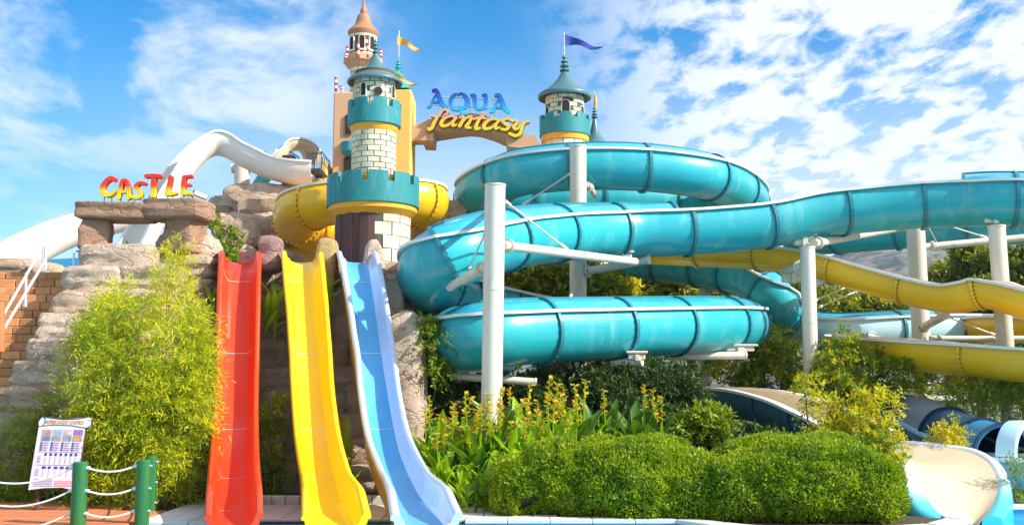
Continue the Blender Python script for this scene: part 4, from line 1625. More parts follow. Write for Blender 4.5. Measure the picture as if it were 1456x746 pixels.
def rocks():
    t = thing('rock_outcrop', 'stepped pale boulders descending beside the orange block stair', 'rock', tuple(P(80, 520, 16)))
    rows = [  # x0,y0,x1,y1,Y
        (112, 349, 216, 384, 17.2), (92, 378, 172, 420, 17.0), (74, 416, 150, 452, 16.75), (54, 448, 116, 486, 16.5), (38, 482, 104, 520, 16.3), (18, 516, 86, 556, 16.1), (-4, 552, 72, 592, 15.8), (-30, 588, 50, 640, 15.6), (-60, 636, 40, 690, 15.5),
        (168, 378, 252, 418, 17.05), (146, 414, 236, 452, 16.85), (112, 448, 204, 486, 16.6), (100, 482, 176, 524, 16.4), (82, 520, 164, 560, 16.15), (66, 556, 150, 600, 16.0), (45, 596, 140, 650, 15.8),
        (234, 400, 296, 440, 17.4), (230, 436, 296, 474, 17.2), (200, 470, 294, 514, 17.0), (172, 510, 290, 560, 16.6), (150, 556, 280, 620, 16.3), (140, 616, 270, 690, 16.0),
    ]
    for x0, y0, x1, y1, Y in rows:
        stone(t, x0 - 4, y0 - 3, x1 + 4, y1 + 4, Y, random.uniform(0.7, 0.95), random.choice([m_rock2, m_rock2, m_rock]), sq=random.uniform(3.6, 7), amp=0.15, strata=0.07)
    t = thing('rock_outcrop', 'big grey-topped boulder under the right end of the stone gateway', 'rock', tuple(P(262, 395, 17)))
    stone(t, 216, 330, 309, 372, 17.75, 0.9, m_rock2, sq=5, amp=0.12, taper=0.85)
    stone(t, 210, 362, 306, 400, 17.6, 0.9, m_rock, sq=6, amp=0.09)
    stone(t, 240, 396, 306, 424, 17.5, 0.8, m_rockg, sq=6, amp=0.1)
    t = thing('rock_outcrop', 'massive tan boulders piled left of the yellow tube', 'rock', tuple(P(360, 330, 21.5)))
    for a in ((312, 258, 418, 306, 24.4, m_rock), (300, 300, 372, 352, 21.6, m_rock), (352, 300, 408, 356, 24.2, m_rock2), (296, 346, 360, 396, 21.2, m_rock), (340, 352, 420, 402, 22.0, m_rockg), (293, 276, 326, 308, 21.9, m_rockg), (430, 310, 520, 372, 25.2, m_rock2), (312, 385, 400, 430, 20.6, m_rockg)):
        stone(t, *a[:4], a[4], 1.3, a[5], sq=4.5, amp=0.14, strata=0.08, n=9)
    # cliff behind the slides: courses of ledge stone
    t = thing('rock_cliff', 'ledged stone cliff behind the red, yellow and blue slides', 'rock', tuple(P(450, 600, 17)))
    y = 376
    Y = 18.4
    while y < 700:
        h = random.uniform(30, 48)
        x = 300 + random.uniform(-20, 10)
        while x < 598:
            w = random.uniform(48, 86)
            x2 = min(x + w, 604 + random.uniform(-6, 6))
            if x2 - x > 18:
                stone(t, x - 3, y - 3, x2 + 3, y + h + 4, Y + random.uniform(-.1, .1), 0.9, random.choice([m_rock, m_rock, m_rockg, m_rock2]), sq=6.5, amp=0.085, strata=0.06, n=9)
            x = x2
        y += h
        Y -= 0.19
    # single standing stones by the slide starts
    one = lambda lab, *a, **k: tag(stone(None, *a, name='standing_stone', **k), lab, 'rock')
    one('pink stained standing stone between the red and yellow slide tops', 365, 334, 400, 388, 17.9, 0.5, m_rockp, sq=4, amp=0.08, taper=0.9, n=8)
    one('yellow stained standing stone between the yellow and blue slide tops', 447, 338, 481, 410, 17.9, 0.5, m_rocky, sq=5, amp=0.09, taper=0.88, n=8, tilt=0.05)
    one('low rounded stone left of the pink standing stone', 340, 355, 372, 385, 18.2, 0.5, m_rockg, n=9)
    one('jagged upright rock right behind the blue slide top', 503, 338, 556, 470, 18.0, 0.6, m_rock2, sq=3.2, amp=0.16, taper=0.5, n=9)
    one('grey cracked rock pillar on the right of the blue slide', 534, 388, 578, 520, 17.6, 0.7, m_rockg, sq=4.5, amp=0.1, taper=0.75, n=9)
    one('tall rounded grey rock buttress at the right end of the cliff', 538, 440, 606, 650, 16.9, 0.9, m_rock2, sq=3.6, amp=0.10, taper=0.8, n=12)
    one('tan block rock under the curling tube beside the cliff', 556, 400, 640, 462, 19.0, 0.9, m_rock, sq=6, amp=0.07, n=8)
    # masonry at the right of the castle tower
    t = thing('rock_outcrop', 'tan rock wall seen right of the front tower under the yellow tube', 'rock', tuple(P(620, 310, 24)))
    for a in ((588, 282, 634, 318), (628, 284, 664, 318), (586, 314, 640, 352), (634, 314, 676, 352), (560, 350, 640, 400), (632, 350, 690, 400)):
        stone(t, *a, 24.2, 1.0, random.choice([m_rock, m_rockg]), sq=8, amp=0.05, n=9)
    # loose mound top at far left
    tag(stone(None, -60, 366, 60, 400, 18.6, 1.4, m_rock, name='boulder', amp=0.1), 'sandy boulder top above the orange block stair', 'rock')


rocks()


def block_stair():
    t = thing('block_stair', 'steep stair of orange blocks climbing at the left edge', 'stair', tuple(P(40, 540, 16)))
    z0, z1 = 0.55, P(50, 384, 17.5).z
    rows = 22
    h = (z1 - z0) / rows
    base = None
    for j in range(rows):
        z = z0 + h * j
        Y = 15.55 + 0.105 * j
        xl = P(-70, 500, Y).x
        py = 540 - (540 - 384) * (j / rows) * 1.0
        # right end follows the boulders
        xr = P(np.interp(j, [0, 6, 12, 18, 22], [20, 40, 75, 100, 112]), 450, Y).x
        x = xl - (j % 2) * 0.16
        while x < xr:
            w = random.uniform(0.26, 0.38)
            mb = MB()
            mb.bbox((x + w / 2, Y + 0.16, z + h / 2), (w - 0.012, 0.34 + random.uniform(-.012, .012), h - 0.010), 0.010)
            mb.build('block', m_brick, t, smooth=30)
            x += w
    mb = MB()
    for j in range(rows):
        z, Y = z0 + h * j, 15.55 + 0.105 * j
        a, b = P(-80, 500, Y).x, P(110, 450, Y).x
        mb.box(((a + b) / 2, Y + 0.22, z + h / 2), (b - a, 0.30, h - 0.03))
    mb.build('mortar', m_joint, t, smooth=0)
    # handrail
    r = thing('handrail', 'white metal handrail climbing beside the orange stair', 'railing', tuple(P(5, 480, 15.6)))
    Ya, Yb = 15.5, 16.9
    for nm, (xa, ya, xb, yb) in (('rail', (5, 447, 65, 343)), ('rail', (5, 468, 65, 369))):
        mb = MB()
        mb.tube([P(xa, ya, Ya), P(xb, yb, Yb)], 0.022, 8)
        mb.build(nm, m_rail, r)
    for xa, ya, yb, Y in ((5, 436, 482, Ya), (37, 388, 436, 16.2), (65, 341, 385, Yb), (62, 345, 386, Yb)):
        mb = MB()
        mb.tube([P(xa, ya, Y), P(xa - 1, yb, Y)], 0.022, 8)
        mb.build('rail_post', m_rail, r)
    r2 = thing('handrail', 'short white rail stub at the stair head beside the gateway pillar', 'railing', tuple(P(105, 385, 17.3)))
    mb = MB()
    mb.tube([P(105, 386, 17.3), P(105, 357, 17.3), P(112, 357, 17.6)], 0.018, 8)
    mb.build('rail', m_rail, r2)
    p = thing('post', 'orange painted post cut by the left edge of the picture', 'post', tuple(P(0, 500, 14.9)))
    mb = MB()
    mb.tube([P(0, 500, 14.9), P(0, 428, 14.9)], 0.065, 14)
    mb.build('shaft', m_orange, p)
    mb = MB()
    mb.tube([P(0, 428, 14.9), P(0, 426, 14.9)], 0.078, 14)
    mb.build('cap', m_orange, p)


block_stair()

# ------------------------------------------------------------------ the three straight slides
SLIDE_Y = [(372, 18.05), (378, 17.8), (392, 17.45), (430, 17.05), (490, 16.68), (550, 16.3), (600, 15.75), (650, 14.9), (700, 13.65), (738, 12.4), (752, 11.95)]


def slide(name, label, xs, in_mat, wall_mat, out_mat, rim_mat, width=0.74, flare=1.0, group='straight slides side by side'):
    pys = [a for a, _ in SLIDE_Y]
    xx = np.interp(pys, [p for p, _ in xs], [x for _, x in xs])
    ctl = [tuple(P(x, py, Y)) for x, (py, Y) in zip(xx, SLIDE_Y)]
    A, s = spline(ctl, 0.12)
    C = A[:, :3]
    T, S, U = frames(C)
    n = len(C)
    base = thing(name, label, 'slide', tuple(C[-1]), group)
    k = width / 0.80
    fl = [(-.185, .0), (-.10, -.012), (0, -.016), (.10, -.012), (.185, .0)]

    def prof(i):
        f = i / (n - 1)
        up = np.interp(f, [0, 0.03, 0.10, 0.2, 0.8, 0.93, 1.0], [0.16, 0.22, 0.27, 0.29, 0.30, 0.33, 0.16])
        ot = np.interp(f, [0, 0.4, 0.8, 1.0], [0.90, 0.83, 0.82, 0.80 * flare])
        lift = np.interp(f, [0, 0.02, 0.07, 0.15], [0.0, 0.015, 0.01, 0])
        h = up + lift
        inner = [(-.31 * ot, h - 0.02), (-.255 * ot, .055), (-.225 * ot, .018)]
        return h, ot, inner
    wl, wr, ol, orr, rl, rr_, flr = [], [], [], [], [], [], []
    for i in range(n):
        h, ot, inner = prof(i)

        def q(a, b):
            return C[i] + S[i] * (a * k) + U[i] * b
        flr.append([q(a, b) for a, b in [(-.225 * ot, .018)] + fl + [(.225 * ot, .018)]])
        wl.append([q(a, b) for a, b in [(-.315 * ot, h - .012), (-.30 * ot, h * .7), (-.275 * ot, h * .4), (-.252 * ot, .06), (-.225 * ot, .018)]])
        wr.append([q(-a, b) for a, b in [(-.225 * ot, .018), (-.252 * ot, .06), (-.275 * ot, h * .4), (-.30 * ot, h * .7), (-.315 * ot, h - .012)]])
        rl.append([q(a, b) for a, b in [(-.425 * ot, h - .05), (-.425 * ot, h - .012), (-.405 * ot, h + .012), (-.37 * ot, h + .02), (-.335 * ot, h + .012), (-.315 * ot, h - .012)]])
        rr_.append([q(-a, b) for a, b in [(-.315 * ot, h - .012), (-.335 * ot, h + .012), (-.37 * ot, h + .02), (-.405 * ot, h + .012), (-.425 * ot, h - .012), (-.425 * ot, h - .05)]])
        ol.append([q(a, b) for a, b in [(-.30 * ot, -.14), (-.345 * ot, -.10), (-.36 * ot, h * .30), (-.375 * ot, h * .33), (-.385 * ot, h * .62), (-.40 * ot, h * .66), (-.405 * ot, h - .05), (-.425 * ot, h - .05)]])
        orr.append([q(-a, b) for a, b in [(-.425 * ot, h - .05), (-.405 * ot, h - .05), (-.40 * ot, h * .66), (-.385 * ot, h * .62), (-.375 * ot, h * .33), (-.36 * ot, h * .30), (-.345 * ot, -.10), (-.30 * ot, -.14)]])
    mb = MB()
    mb.grid(flr, 0, True)
    mb.build('sliding_bed', in_mat, base, smooth=60)
    for rows, nm, mt in ((wl, 'side_wall', wall_mat), (wr, 'side_wall', wall_mat), (rl, 'rim', rim_mat), (rr_, 'rim', rim_mat), (ol, 'outer_side', out_mat), (orr, 'outer_side', out_mat)):
        mb = MB()
        mb.grid(rows, 0, True)
        mb.build(nm, mt, base, smooth=50)
    mb = MB()
    mb.grid([[o[0], p[-1]] for o, p in zip(ol, orr)], 0)
    for i in (0, n - 1):
        loop = list(ol[i]) + list(rl[i])[1:] + list(wl[i])[1:] + list(flr[i])[1:] + list(wr[i])[1:] + list(rr_[i])[1:] + list(orr[i])[1:]
        mb.add(loop, [tuple(range(len(loop))) if i == 0 else tuple(range(len(loop)))[::-1]], 1)
    mb.build('underside', [out_mat, wall_mat], base, smooth=0)
    # bolted joint lines across the bed sides
    for f in (0.12, 0.30, 0.50, 0.70, 0.88):
        i = int(f * (n - 1))
        for rows in (flr, wl, wr):
            mb = MB()
            mb.grid([[Vector(p) + Vector(T[i]) * -0.004 + Vector(U[i]) * 0.003 for p in rows[i]], [Vector(p) + Vector(T[i]) * 0.004 + Vector(U[i]) * 0.003 for p in rows[i]]], 0, True)
            mb.build('joint_strip', m_rim, base, smooth=0)
        for rows, sg in ((rl, -1), (rr_, 1)):
            mb = MB()
            r0 = [Vector(p) + Vector(T[i]) * -0.009 + Vector(U[i]) * 0.004 for p in rows[i]]
            r1 = [Vector(p) + Vector(T[i]) * 0.009 + Vector(U[i]) * 0.004 for p in rows[i]]
            mb.grid([r0, r1], 0, True)
            mb.build('joint_strip', rim_mat if out_mat is not m_yel_out else m_rim, base, smooth=0)
    return base


slide('water_slide', 'red open slide on the left of the three straight slides', [(372, 341), (378, 341), (450, 338.5), (550, 336), (650, 333), (700, 332), (752, 332)], m_red, m_red, m_redout, m_red)
slide('water_slide', 'bright yellow open slide between the red and the blue straight slides', [(372, 429), (378, 429), (450, 433.5), (550, 440.5), (600, 445), (650, 451), (700, 461), (752, 478)], m_yel_slide, m_yel_slide, m_yel_slide, m_yel_slide, flare=1.22)
slide('water_slide', 'sky blue open slide with amber outside and white rims, rightmost of the three straight slides', [(372, 508), (378, 508), (430, 516), (490, 524), (550, 533), (600, 541), (650, 552), (700, 573), (738, 597), (752, 607)], m_blue_shaded, m_blue_wall, m_yel_out, m_blue_wall, flare=1.3)

# ------------------------------------------------------------------ the winding flumes
BIG = [(1850, 292, 20.0), (1456, 284, 21), (1375, 285, 21.5), (1300, 288, 21.8), (1230, 294, 22.0), (1160, 301, 22.0), (1090, 315, 21.8), (1020, 322, 21.6), (955, 326, 21.4), (880, 328, 21.1),
       (800, 331, 20.0), (735, 338, 18.7), (680, 350, 17.7), (636, 365, 17.2), (612, 384, 17.5), (614, 404, 18.6), (640, 421, 20.0), (700, 436, 21.6), (780, 449, 23.2), (870, 454, 24.6), (960, 456, 25.2), (1030, 459, 24.6), (1056, 461, 23.0), (1046, 461, 21.7),
       (1000, 462, 20.7), (920, 465, 19.5), (840, 468, 18.6), (760, 471, 17.8), (700, 475, 17.3), (668, 480, 17.4), (655, 486, 18.0), (662, 491, 19.1), (705, 497, 21.0)]
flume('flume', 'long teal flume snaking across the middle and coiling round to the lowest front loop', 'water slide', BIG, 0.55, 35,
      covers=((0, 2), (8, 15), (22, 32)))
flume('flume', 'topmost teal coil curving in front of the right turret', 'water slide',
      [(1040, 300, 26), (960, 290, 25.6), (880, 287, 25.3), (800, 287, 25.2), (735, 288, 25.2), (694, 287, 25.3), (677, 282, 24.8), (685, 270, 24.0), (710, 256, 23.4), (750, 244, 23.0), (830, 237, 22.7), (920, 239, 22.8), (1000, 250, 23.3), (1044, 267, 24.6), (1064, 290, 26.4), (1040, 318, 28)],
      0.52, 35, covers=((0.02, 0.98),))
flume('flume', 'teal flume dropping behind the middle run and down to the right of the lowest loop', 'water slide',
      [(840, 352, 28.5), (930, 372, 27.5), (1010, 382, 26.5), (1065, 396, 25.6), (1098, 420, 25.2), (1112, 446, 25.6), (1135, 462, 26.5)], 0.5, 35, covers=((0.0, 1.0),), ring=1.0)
flume('flume', 'pale blue open flume lying low behind the plants at right', 'water slide',
      [(1100, 452, 27), (1140, 464, 26), (1200, 470, 25.2), (1270, 467, 25.2), (1340, 464, 25.6), (1420, 464, 26.5)], 0.5, 30, mats=(m_teal_in, m_teal_in, m_rim), covers=((0.2, 0.75),), ring=1.6, cover_k=0.6)
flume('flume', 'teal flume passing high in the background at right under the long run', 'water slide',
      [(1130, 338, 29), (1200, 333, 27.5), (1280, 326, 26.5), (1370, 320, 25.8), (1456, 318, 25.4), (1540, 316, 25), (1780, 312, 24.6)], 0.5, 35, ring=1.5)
flume('flume', 'yellow flume running down to the right below the teal run', 'water slide',
      [(915, 352, 25.5), (980, 354, 24.6), (1050, 357, 23.8), (1110, 362, 23.0), (1170, 372, 22.4), (1230, 389, 21.8), (1290, 405, 21.2), (1345, 416, 20.6), (1375, 414, 20.2), (1397, 408, 20.0), (1430, 414, 19.6), (1480, 430, 19.2), (1540, 450, 19), (1800, 500, 18.6)],
      0.40, 18, mats=(m_yel, m_yel_in, m_rim), ring=1.7, ring_mat=m_yel)
flume('flume', 'lower yellow flume curving round between the columns at right', 'water slide',
      [(1800, 520, 18.2), (1540, 512, 18.6), (1456, 507, 18.9), (1390, 501, 19.4), (1310, 495, 20.4), (1245, 490, 21.8), (1208, 486, 23.6), (1222, 480, 25.4), (1290, 473, 26.2), (1370, 463, 25.8), (1430, 458, 24.5), (1500, 462, 23.2)],
      0.46, 15, mats=(m_yel, m_yel_in, m_rim), ring=2.4, ring_mat=m_yel)
flume('flume', 'yellow flume looping behind the castle tower over the boulders', 'water slide',
      [(570, 308, 24.9), (596, 298, 24.3), (606, 290, 23.5), (598, 284, 22.8), (570, 281, 22.5), (530, 281, 22.5), (495, 283, 22.5), (455, 289, 22.6), (429, 298, 23.0), (422, 309, 23.6), (431, 320, 24.2), (456, 331, 24.5), (500, 346, 24.6), (540, 360, 24.6)],
      0.53, 38, mats=(m_yel, m_yel, m_rim), ring=1.3, ring_mat=m_yel, upright=True, rimw=0.06)
# white speed slides at the left
flume('flume', 'white steep flume humping over the skyline behind the CASTLE letters', 'water slide',
      [(446, 240, 24.4), (420, 238, 24.4), (388, 231, 24.5), (355, 216, 24.5), (330, 202, 24.5), (304, 197, 24.4), (280, 207, 24.2), (256, 232, 24.0), (234, 266, 23.8), (210, 310, 23.6), (188, 352, 23.3), (168, 396, 23)],
      0.41, 12, mats=(m_white, m_white, m_rim), ring=6.0, rimw=0.05, ring_mat=m_white)
flume('flume', 'white flume rising from the lower left behind the stone gateway', 'water slide',
      [(-70, 420, 22.6), (-30, 394, 23.4), (10, 366, 24), (60, 336, 25), (110, 315, 26), (160, 302, 27), (215, 296, 28), (270, 300, 28.6)], 0.56, 12, mats=(m_white, m_white, m_rim), ring=9.0, rimw=0.05, ring_mat=m_white)
flume('flume', 'pale tan flume end arching above the white run left of the peach wall', 'water slide',
      [(387, 236, 27.8), (394, 219, 27.8), (404, 207, 27.9), (418, 201, 28.0), (432, 204, 28.2), (441, 214, 28.4), (445, 228, 28.6)], 0.26, 5, mats=(m_cream, m_white, m_rim), ring=5.0, rimw=0.03, step=0.08, ring_mat=m_white)
# dark flume with tan inside, and its cream mouth in the pool
flume('flume', 'dark teal flume with tan inside coming out of the thicket', 'water slide',
      [(968, 556, 22.8), (1010, 558, 21.8), (1070, 562, 20.6), (1130, 577, 19.2), (1185, 601, 17.8), (1228, 623, 16.9)], 0.50, 10,
      mats=(m_navy, m_cream, m_rim), ring=1.7, covers=(), ring_mat=m_navy)


def cream_mouth():
    """wide cream run-out sweeping down into the pool, with a rolled white and turquoise rim"""
    t = thing('slide_mouth', 'broad cream slide mouth with white to turquoise rim dropping into the pool', 'water slide', tuple(P(1375, 735, 13.6)))
    # left edge, floor left, floor right, right edge : control rows from far to near, (px, py, Y)
    L_ = [(1268, 648, 15.9), (1284, 649, 15.3), (1298, 657, 14.8), (1307, 676, 14.4), (1316, 702, 14.0), (1330, 724, 13.72), (1352, 738, 13.5), (1366, 744, 13.4)]
    R_ = [(1266, 630, 17.2), (1300, 631, 16.9), (1345, 636, 16.6), (1382, 643, 16.2), (1408, 660, 15.6), (1419, 688, 14.9), (1412, 716, 14.2), (1396, 738, 13.6)]

    def edge(a):
        return spline([tuple(P(*p)) for p in a], 0.02)[0]
    A, B = edge(L_), edge(R_)
    n = 40
    ia = np.linspace(0, len(A) - 1, n).round().astype(int)
    ib = np.linspace(0, len(B) - 1, n).round().astype(int)
    A, B = A[ia], B[ib]
    rows = []
    for a, b in zip(A, B):
        row = []
        for s in np.linspace(0, 1, 15):
            p = a * (1 - s) + b * s
            sag = 0.13 * 4 * s * (1 - s)
            zlow = max(-0.16, min(a[2], b[2]) - 0.28)
            z = p[2] - sag
            row.append((p[0], p[1], max(z, min(zlow, p[2]))))
        rows.append(row)
    mb = MB()
    mb.grid(rows, 0)
    mb.grid([[(x, y, z - 0.04) for x, y, z in r] for r in rows], 0, True)
    mb.build('sliding_bed', m_bed, t, smooth=70)
    zt_ = P(1400, 690, 14).z
    g = GRAD('white_turquoise_rim', [(0, (0.03, 0.45, 0.58)), (0.35, (0.12, 0.58, 0.68)), (0.8, (0.80, 0.80, 0.78)), (1, (0.82, 0.81, 0.78))], -0.05, 0.55, 0.28)
    # left rim: broad rolled lip that turns down outside
    for E, sgn, wd in ((A, -1, 0.30), (B, 1, 0.21)):
        T = np.gradient(E, axis=0)
        T /= np.linalg.norm(T, axis=1)[:, None]
        rows = []
        for i, (p, tt) in enumerate(zip(E, T)):
            sd = np.array([sgn, -0.12 if sgn < 0 else 0.1, 0.0])
            f = i / (n - 1)
            w = wd * np.interp(f, [0, .3, .7, 1], [0.35, 0.6, 1.0, 1.35 if sgn > 0 else 1.0])
            rr = []
            for a_, b_ in ((0, 0), (.25, .035), (.6, .045), (.9, .015), (1.0, -.05), (1.03, -.14), (1.05, -.34), (1.06, -.60)):
                rr.append((p[0] + sd[0] * w * a_, p[1] + sd[1] * w * a_, p[2] + b_))
            rows.append(rr)
        mb = MB()
        mb.grid(rows, 0, sgn > 0)
        mb.add(rows[-1] + [(rows[-1][0][0], rows[-1][0][1], rows[-1][-1][2])], [tuple(range(len(rows[-1]) + 1))])
        mb.build('rim', g, t, smooth=60)
    # dark outside of the left wall
    rows = []
    for i in range(26):
        a = A[i]
        rows.append([(a[0] - 0.10, a[1] + 0.02, a[2] - 0.05 - s * (a[2] + 0.25)) for s in np.linspace(0, 1, 5)])
    mb = MB()
    mb.grid(rows, 0)
    mb.build('outer_side', m_navy, t, smooth=60)


cream_mouth()

flume('flume', 'grey covered tube with navy rings descending at lower right', 'water slide',
      [(1232, 572, 22.5), (1262, 583, 21.5), (1312, 603, 20.2), (1358, 625, 18.8), (1400, 640, 17.9), (1430, 648, 17.2)], 0.5, 8,
      mats=(m_midblue, m_nvy2, m_teal_in), covers=((0.0, 0.66), (0.66, 0.86), (0.86, 1.0)), cover_mats=[m_fabric, m_nvy2, m_midblue], cover_k=1.0, ring=1.55, ring_mat=m_nvy2, trim=False, rimw=0.1)


def tube_end():
    """blue run-out past the tube, with a white arched portal"""
    t = thing('slide_portal', 'blue run out with white arched portal at the end of the grey tube', 'water slide', tuple(P(1440, 650, 15)))
    c = P(1466, 648, 16.5)
    rows = []
    ax = Vector((0.62, -0.78, 0)).normalized()
    sd = Vector((ax.y, -ax.x, 0))
    for ds, r in ((-0.28, 0.50), (-0.28, 0.55), (0.0, 0.56), (0.02, 0.55), (0.02, 0.47), (-0.02, 0.46), (-0.28, 0.47)):
        rows.append([c + ax * ds + sd * (r * math.cos(w)) + Vector((0, 0, r * math.sin(w) * 0.98)) for w in np.linspace(0, PI, 26)])
    mb = MB()
    mb.grid(rows, 0)
    mb.build('portal', m_teal_in, t, smooth=40)
    rows, inn = [], []
    for ds in np.linspace(0.02, 0.7, 8):
        rows.append([c + ax * ds + sd * (0.46 * math.cos(w)) + Vector((0, 0, 0.46 * math.sin(w) - 0.02)) for w in np.linspace(PI, 2 * PI, 20)])
    mb = MB()
    mb.grid(rows, 0)
    mb.grid([[p * 1.0 + Vector((0, 0, -0.04)) for p in r] for r in rows], 0, True)
    mb.build('channel', m_midblue, t, smooth=50)
    for sgn in (-1, 1):
        mb = MB()
        a, b = c + ax * -2.4 + sd * 0.53 * sgn + Vector((0, 0, .0)), c + ax * 0.4 + sd * 0.53 * sgn + Vector((0, 0, -.02))
        R = Matrix((ax, sd, Vector((0, 0, 1)))).transposed()
        mb.bbox((a + b) / 2 + Vector((0, 0, -.03)), ((b - a).length, 0.14, 0.07), 0.012, R)
        mb.build('side_ledge', m_teal_in, t, smooth=20)
        mb = MB()
        mb.box((a + b) / 2 + Vector((0, 0, -.26)), ((b - a).length, 0.06, 0.4), R)
        mb.build('side_panel', m_midblue, t, smooth=0)


tube_end()

# ------------------------------------------------------------------ columns and struts


def column(label, top, bot, Y, r, arms=(), rods=(), cap=True, group='white steel columns carrying the flumes'):
    a = P(top[0], top[1], Y)
    b0 = P(bot[0], bot[1], Y)
    d = (a - b0)
    b = a - d * ((a.z + 0.02) / d.z)
    t = thing('support_column', label, 'column', tuple(b), group)
    mb = MB()
    k = 7
    mb.tube([b.lerp(a, i / k) for i in range(k + 1)], r, 24)
    mb.build('shaft', m_steel, t, smooth=40)
    if cap:
        mb = MB()
        mb.tube([a + Vector((0, 0, -.01)), a + Vector((0, 0, 0.018))], r * 1.06, 24)
        mb.build('cap', m_steel, t, smooth=40)
    for f in (0.33, 0.66) if (a - b).length > 4 else (0.5,):
        c_ = b.lerp(a, f)
        mb = MB()
        mb.tube([c_ - Vector((0, 0, .012)), c_ + Vector((0, 0, .012))], r * 1.035, 24)
        mb.build('weld_band', m_steel, t, smooth=40)
    mb = MB()
    mb.box(b + Vector((0, 0, .02)), (r * 3.4, r * 3.4, 0.04))
    mb.build('base_plate', m_steel, t, smooth=0)
    for (x0, y0, Y0, x1, y1, Y1, rr) in arms:
        p, q = P(x0, y0, Y0), P(x1, y1, Y1)
        mb = MB()
        mb.tube([p, q], rr, 16)
        dd = (q - p).normalized()
        mb.tube([q - dd * 0.02, q + dd * 0.015], rr * 1.12, 16)
        arm = mb.build('arm', m_steel, t, smooth=40)
        mb = MB()
        mb.tube([p + dd * (r * 0.9), p + dd * (r * 0.9 + 0.03)], rr * 1.55, 16)
        for k_ in range(6):
            w_ = 2 * PI * k_ / 6
            sx = dd.cross(Vector((0, 0, 1))).normalized()
            sz = sx.cross(dd)
            mb.box(p + dd * (r * 0.9 + 0.035) + (sx * math.cos(w_) + sz * math.sin(w_)) * rr * 1.28, (0.022, 0.022, 0.022), None, 1)
        mb.build('arm_flange', [m_steel, m_bolt], arm, smooth=40)
    for (x0, y0, Y0, x1, y1, Y1) in rods:
        p, q = P(x0, y0, Y0), P(x1, y1, Y1)
        mb = MB()
        mb.tube([p, q], 0.016, 8)
        dd = (q - p)
        mb.tube([p + dd * 0.86, p + dd * 0.98], 0.034, 8)
        mb.tube([p, p + dd * 0.07], 0.03, 8)
        mb.build('tie_rod', m_steel, t, smooth=40)
    return t


def saddle(parent, px, py, Y, w=0.5, h=0.16):
    """welded bracket plates under a flume joint"""
    c = P(px, py, Y)
    mb = MB()
    mb.bbox(c, (w, 0.10, h), 0.015)
    mb.bbox(c + Vector((0, 0, h / 2 + .03)), (w * 1.25, 0.16, 0.045), 0.01)
    mb.bbox(c + Vector((0, -.07, -.02)), (w * 0.25, 0.06, h * 1.1), 0.01)
    return mb.build('bracket', m_steel, parent, smooth=20)


c1 = column('tall thick cream column in front of the coiled teal flume, rising from the flower bed', (704, 264), (699, 575), 15.9, 0.158,
            arms=((715, 349, 16.0, 902, 372, 20.3, 0.075), (692, 378, 16.0, 640, 407, 17.0, 0.07), (640, 534, 17.6, 762, 543, 17.6, 0.065), (694, 300, 16.0, 712, 288, 17.6, 0.05)),
            rods=((718, 286, 16.0, 808, 356, 18.2), (690, 332, 16.0, 664, 386, 17.0)))
saddle(c1, 672, 525, 17.5, 0.5, 0.10)
c2 = column('cream column standing behind the middle teal run and before the topmost coil', (822, 209), (822, 420), 22.0, 0.178,
            arms=((826, 387, 22.0, 922, 369, 21.2, 0.085), (840, 522, 19.0, 912, 513, 18.6, 0.08), (836, 262, 22.0, 846, 278, 22.6, 0.06)),
            rods=((812, 246, 22.0, 742, 292, 22.6), (826, 380, 22.0, 810, 425, 21)))
saddle(c2, 886, 366, 20.9, 0.34, 0.16)
saddle(c2, 905, 507, 18.6, 0.3, 0.10)
c3 = column('slim far column seen between the teal runs above the lowest loop', (1001, 366), (1003, 520), 26.8, 0.14,
            arms=((945, 506, 20.6, 1060, 505, 20.8, 0.075), (1003, 413, 26.8, 1050, 405, 26.2, 0.06)))
saddle(c3, 1052, 496, 20.9, 0.55, 0.09)
c4 = column('slender column below the middle of the teal run, bushes at its foot', (1148, 352), (1155, 590), 21.4, 0.15,
            arms=((1158, 346, 21.5, 1290, 322, 24.5, 0.085), (1140, 378, 21.5, 1118, 384, 22.6, 0.09)), rods=((1157, 428, 21.5, 1210, 405, 23.5), (1166, 436, 21.5, 1222, 412, 23.5)))
saddle(c4, 1143, 342, 21.8, 0.42, 0.2)
saddle(c4, 1128, 394, 22.6, 0.5, 0.22)
c5 = column('wide column at right standing behind the yellow flume', (1301, 312), (1310, 480), 24.0, 0.205,
            arms=((1314, 351, 24.0, 1462, 337, 24.2, 0.08), (1311, 466, 23.6, 1344, 448, 21.4, 0.085), (1322, 481, 22.5, 1460, 481, 22.5, 0.06), (1300, 568, 20.5, 1380, 567, 20.5, 0.08)),
            rods=((1314, 312, 24.0, 1336, 352, 25.5), (1320, 312, 24.0, 1404, 338, 25.0), (1330, 444, 22, 1420, 478, 22.4), (1260, 330, 25, 1240, 320, 25.5)))
c6 = column('column near the right edge under the teal run, weeds at its foot', (1417, 322), (1437, 600), 20.4, 0.16)
saddle(c6, 1414, 312, 21.0, 0.4, 0.13)
c7 = column('short distant column between the yellow flume and the low pale flume', (1227, 408), (1228, 442), 32, 0.2)
c8 = column('stubby white column under the hump of the white flume', (344, 236), (344, 262), 26.6, 0.2, arms=((330, 240, 26.6, 362, 238, 26.6, 0.12),))

# ------------------------------------------------------------------ balcony by the white flume


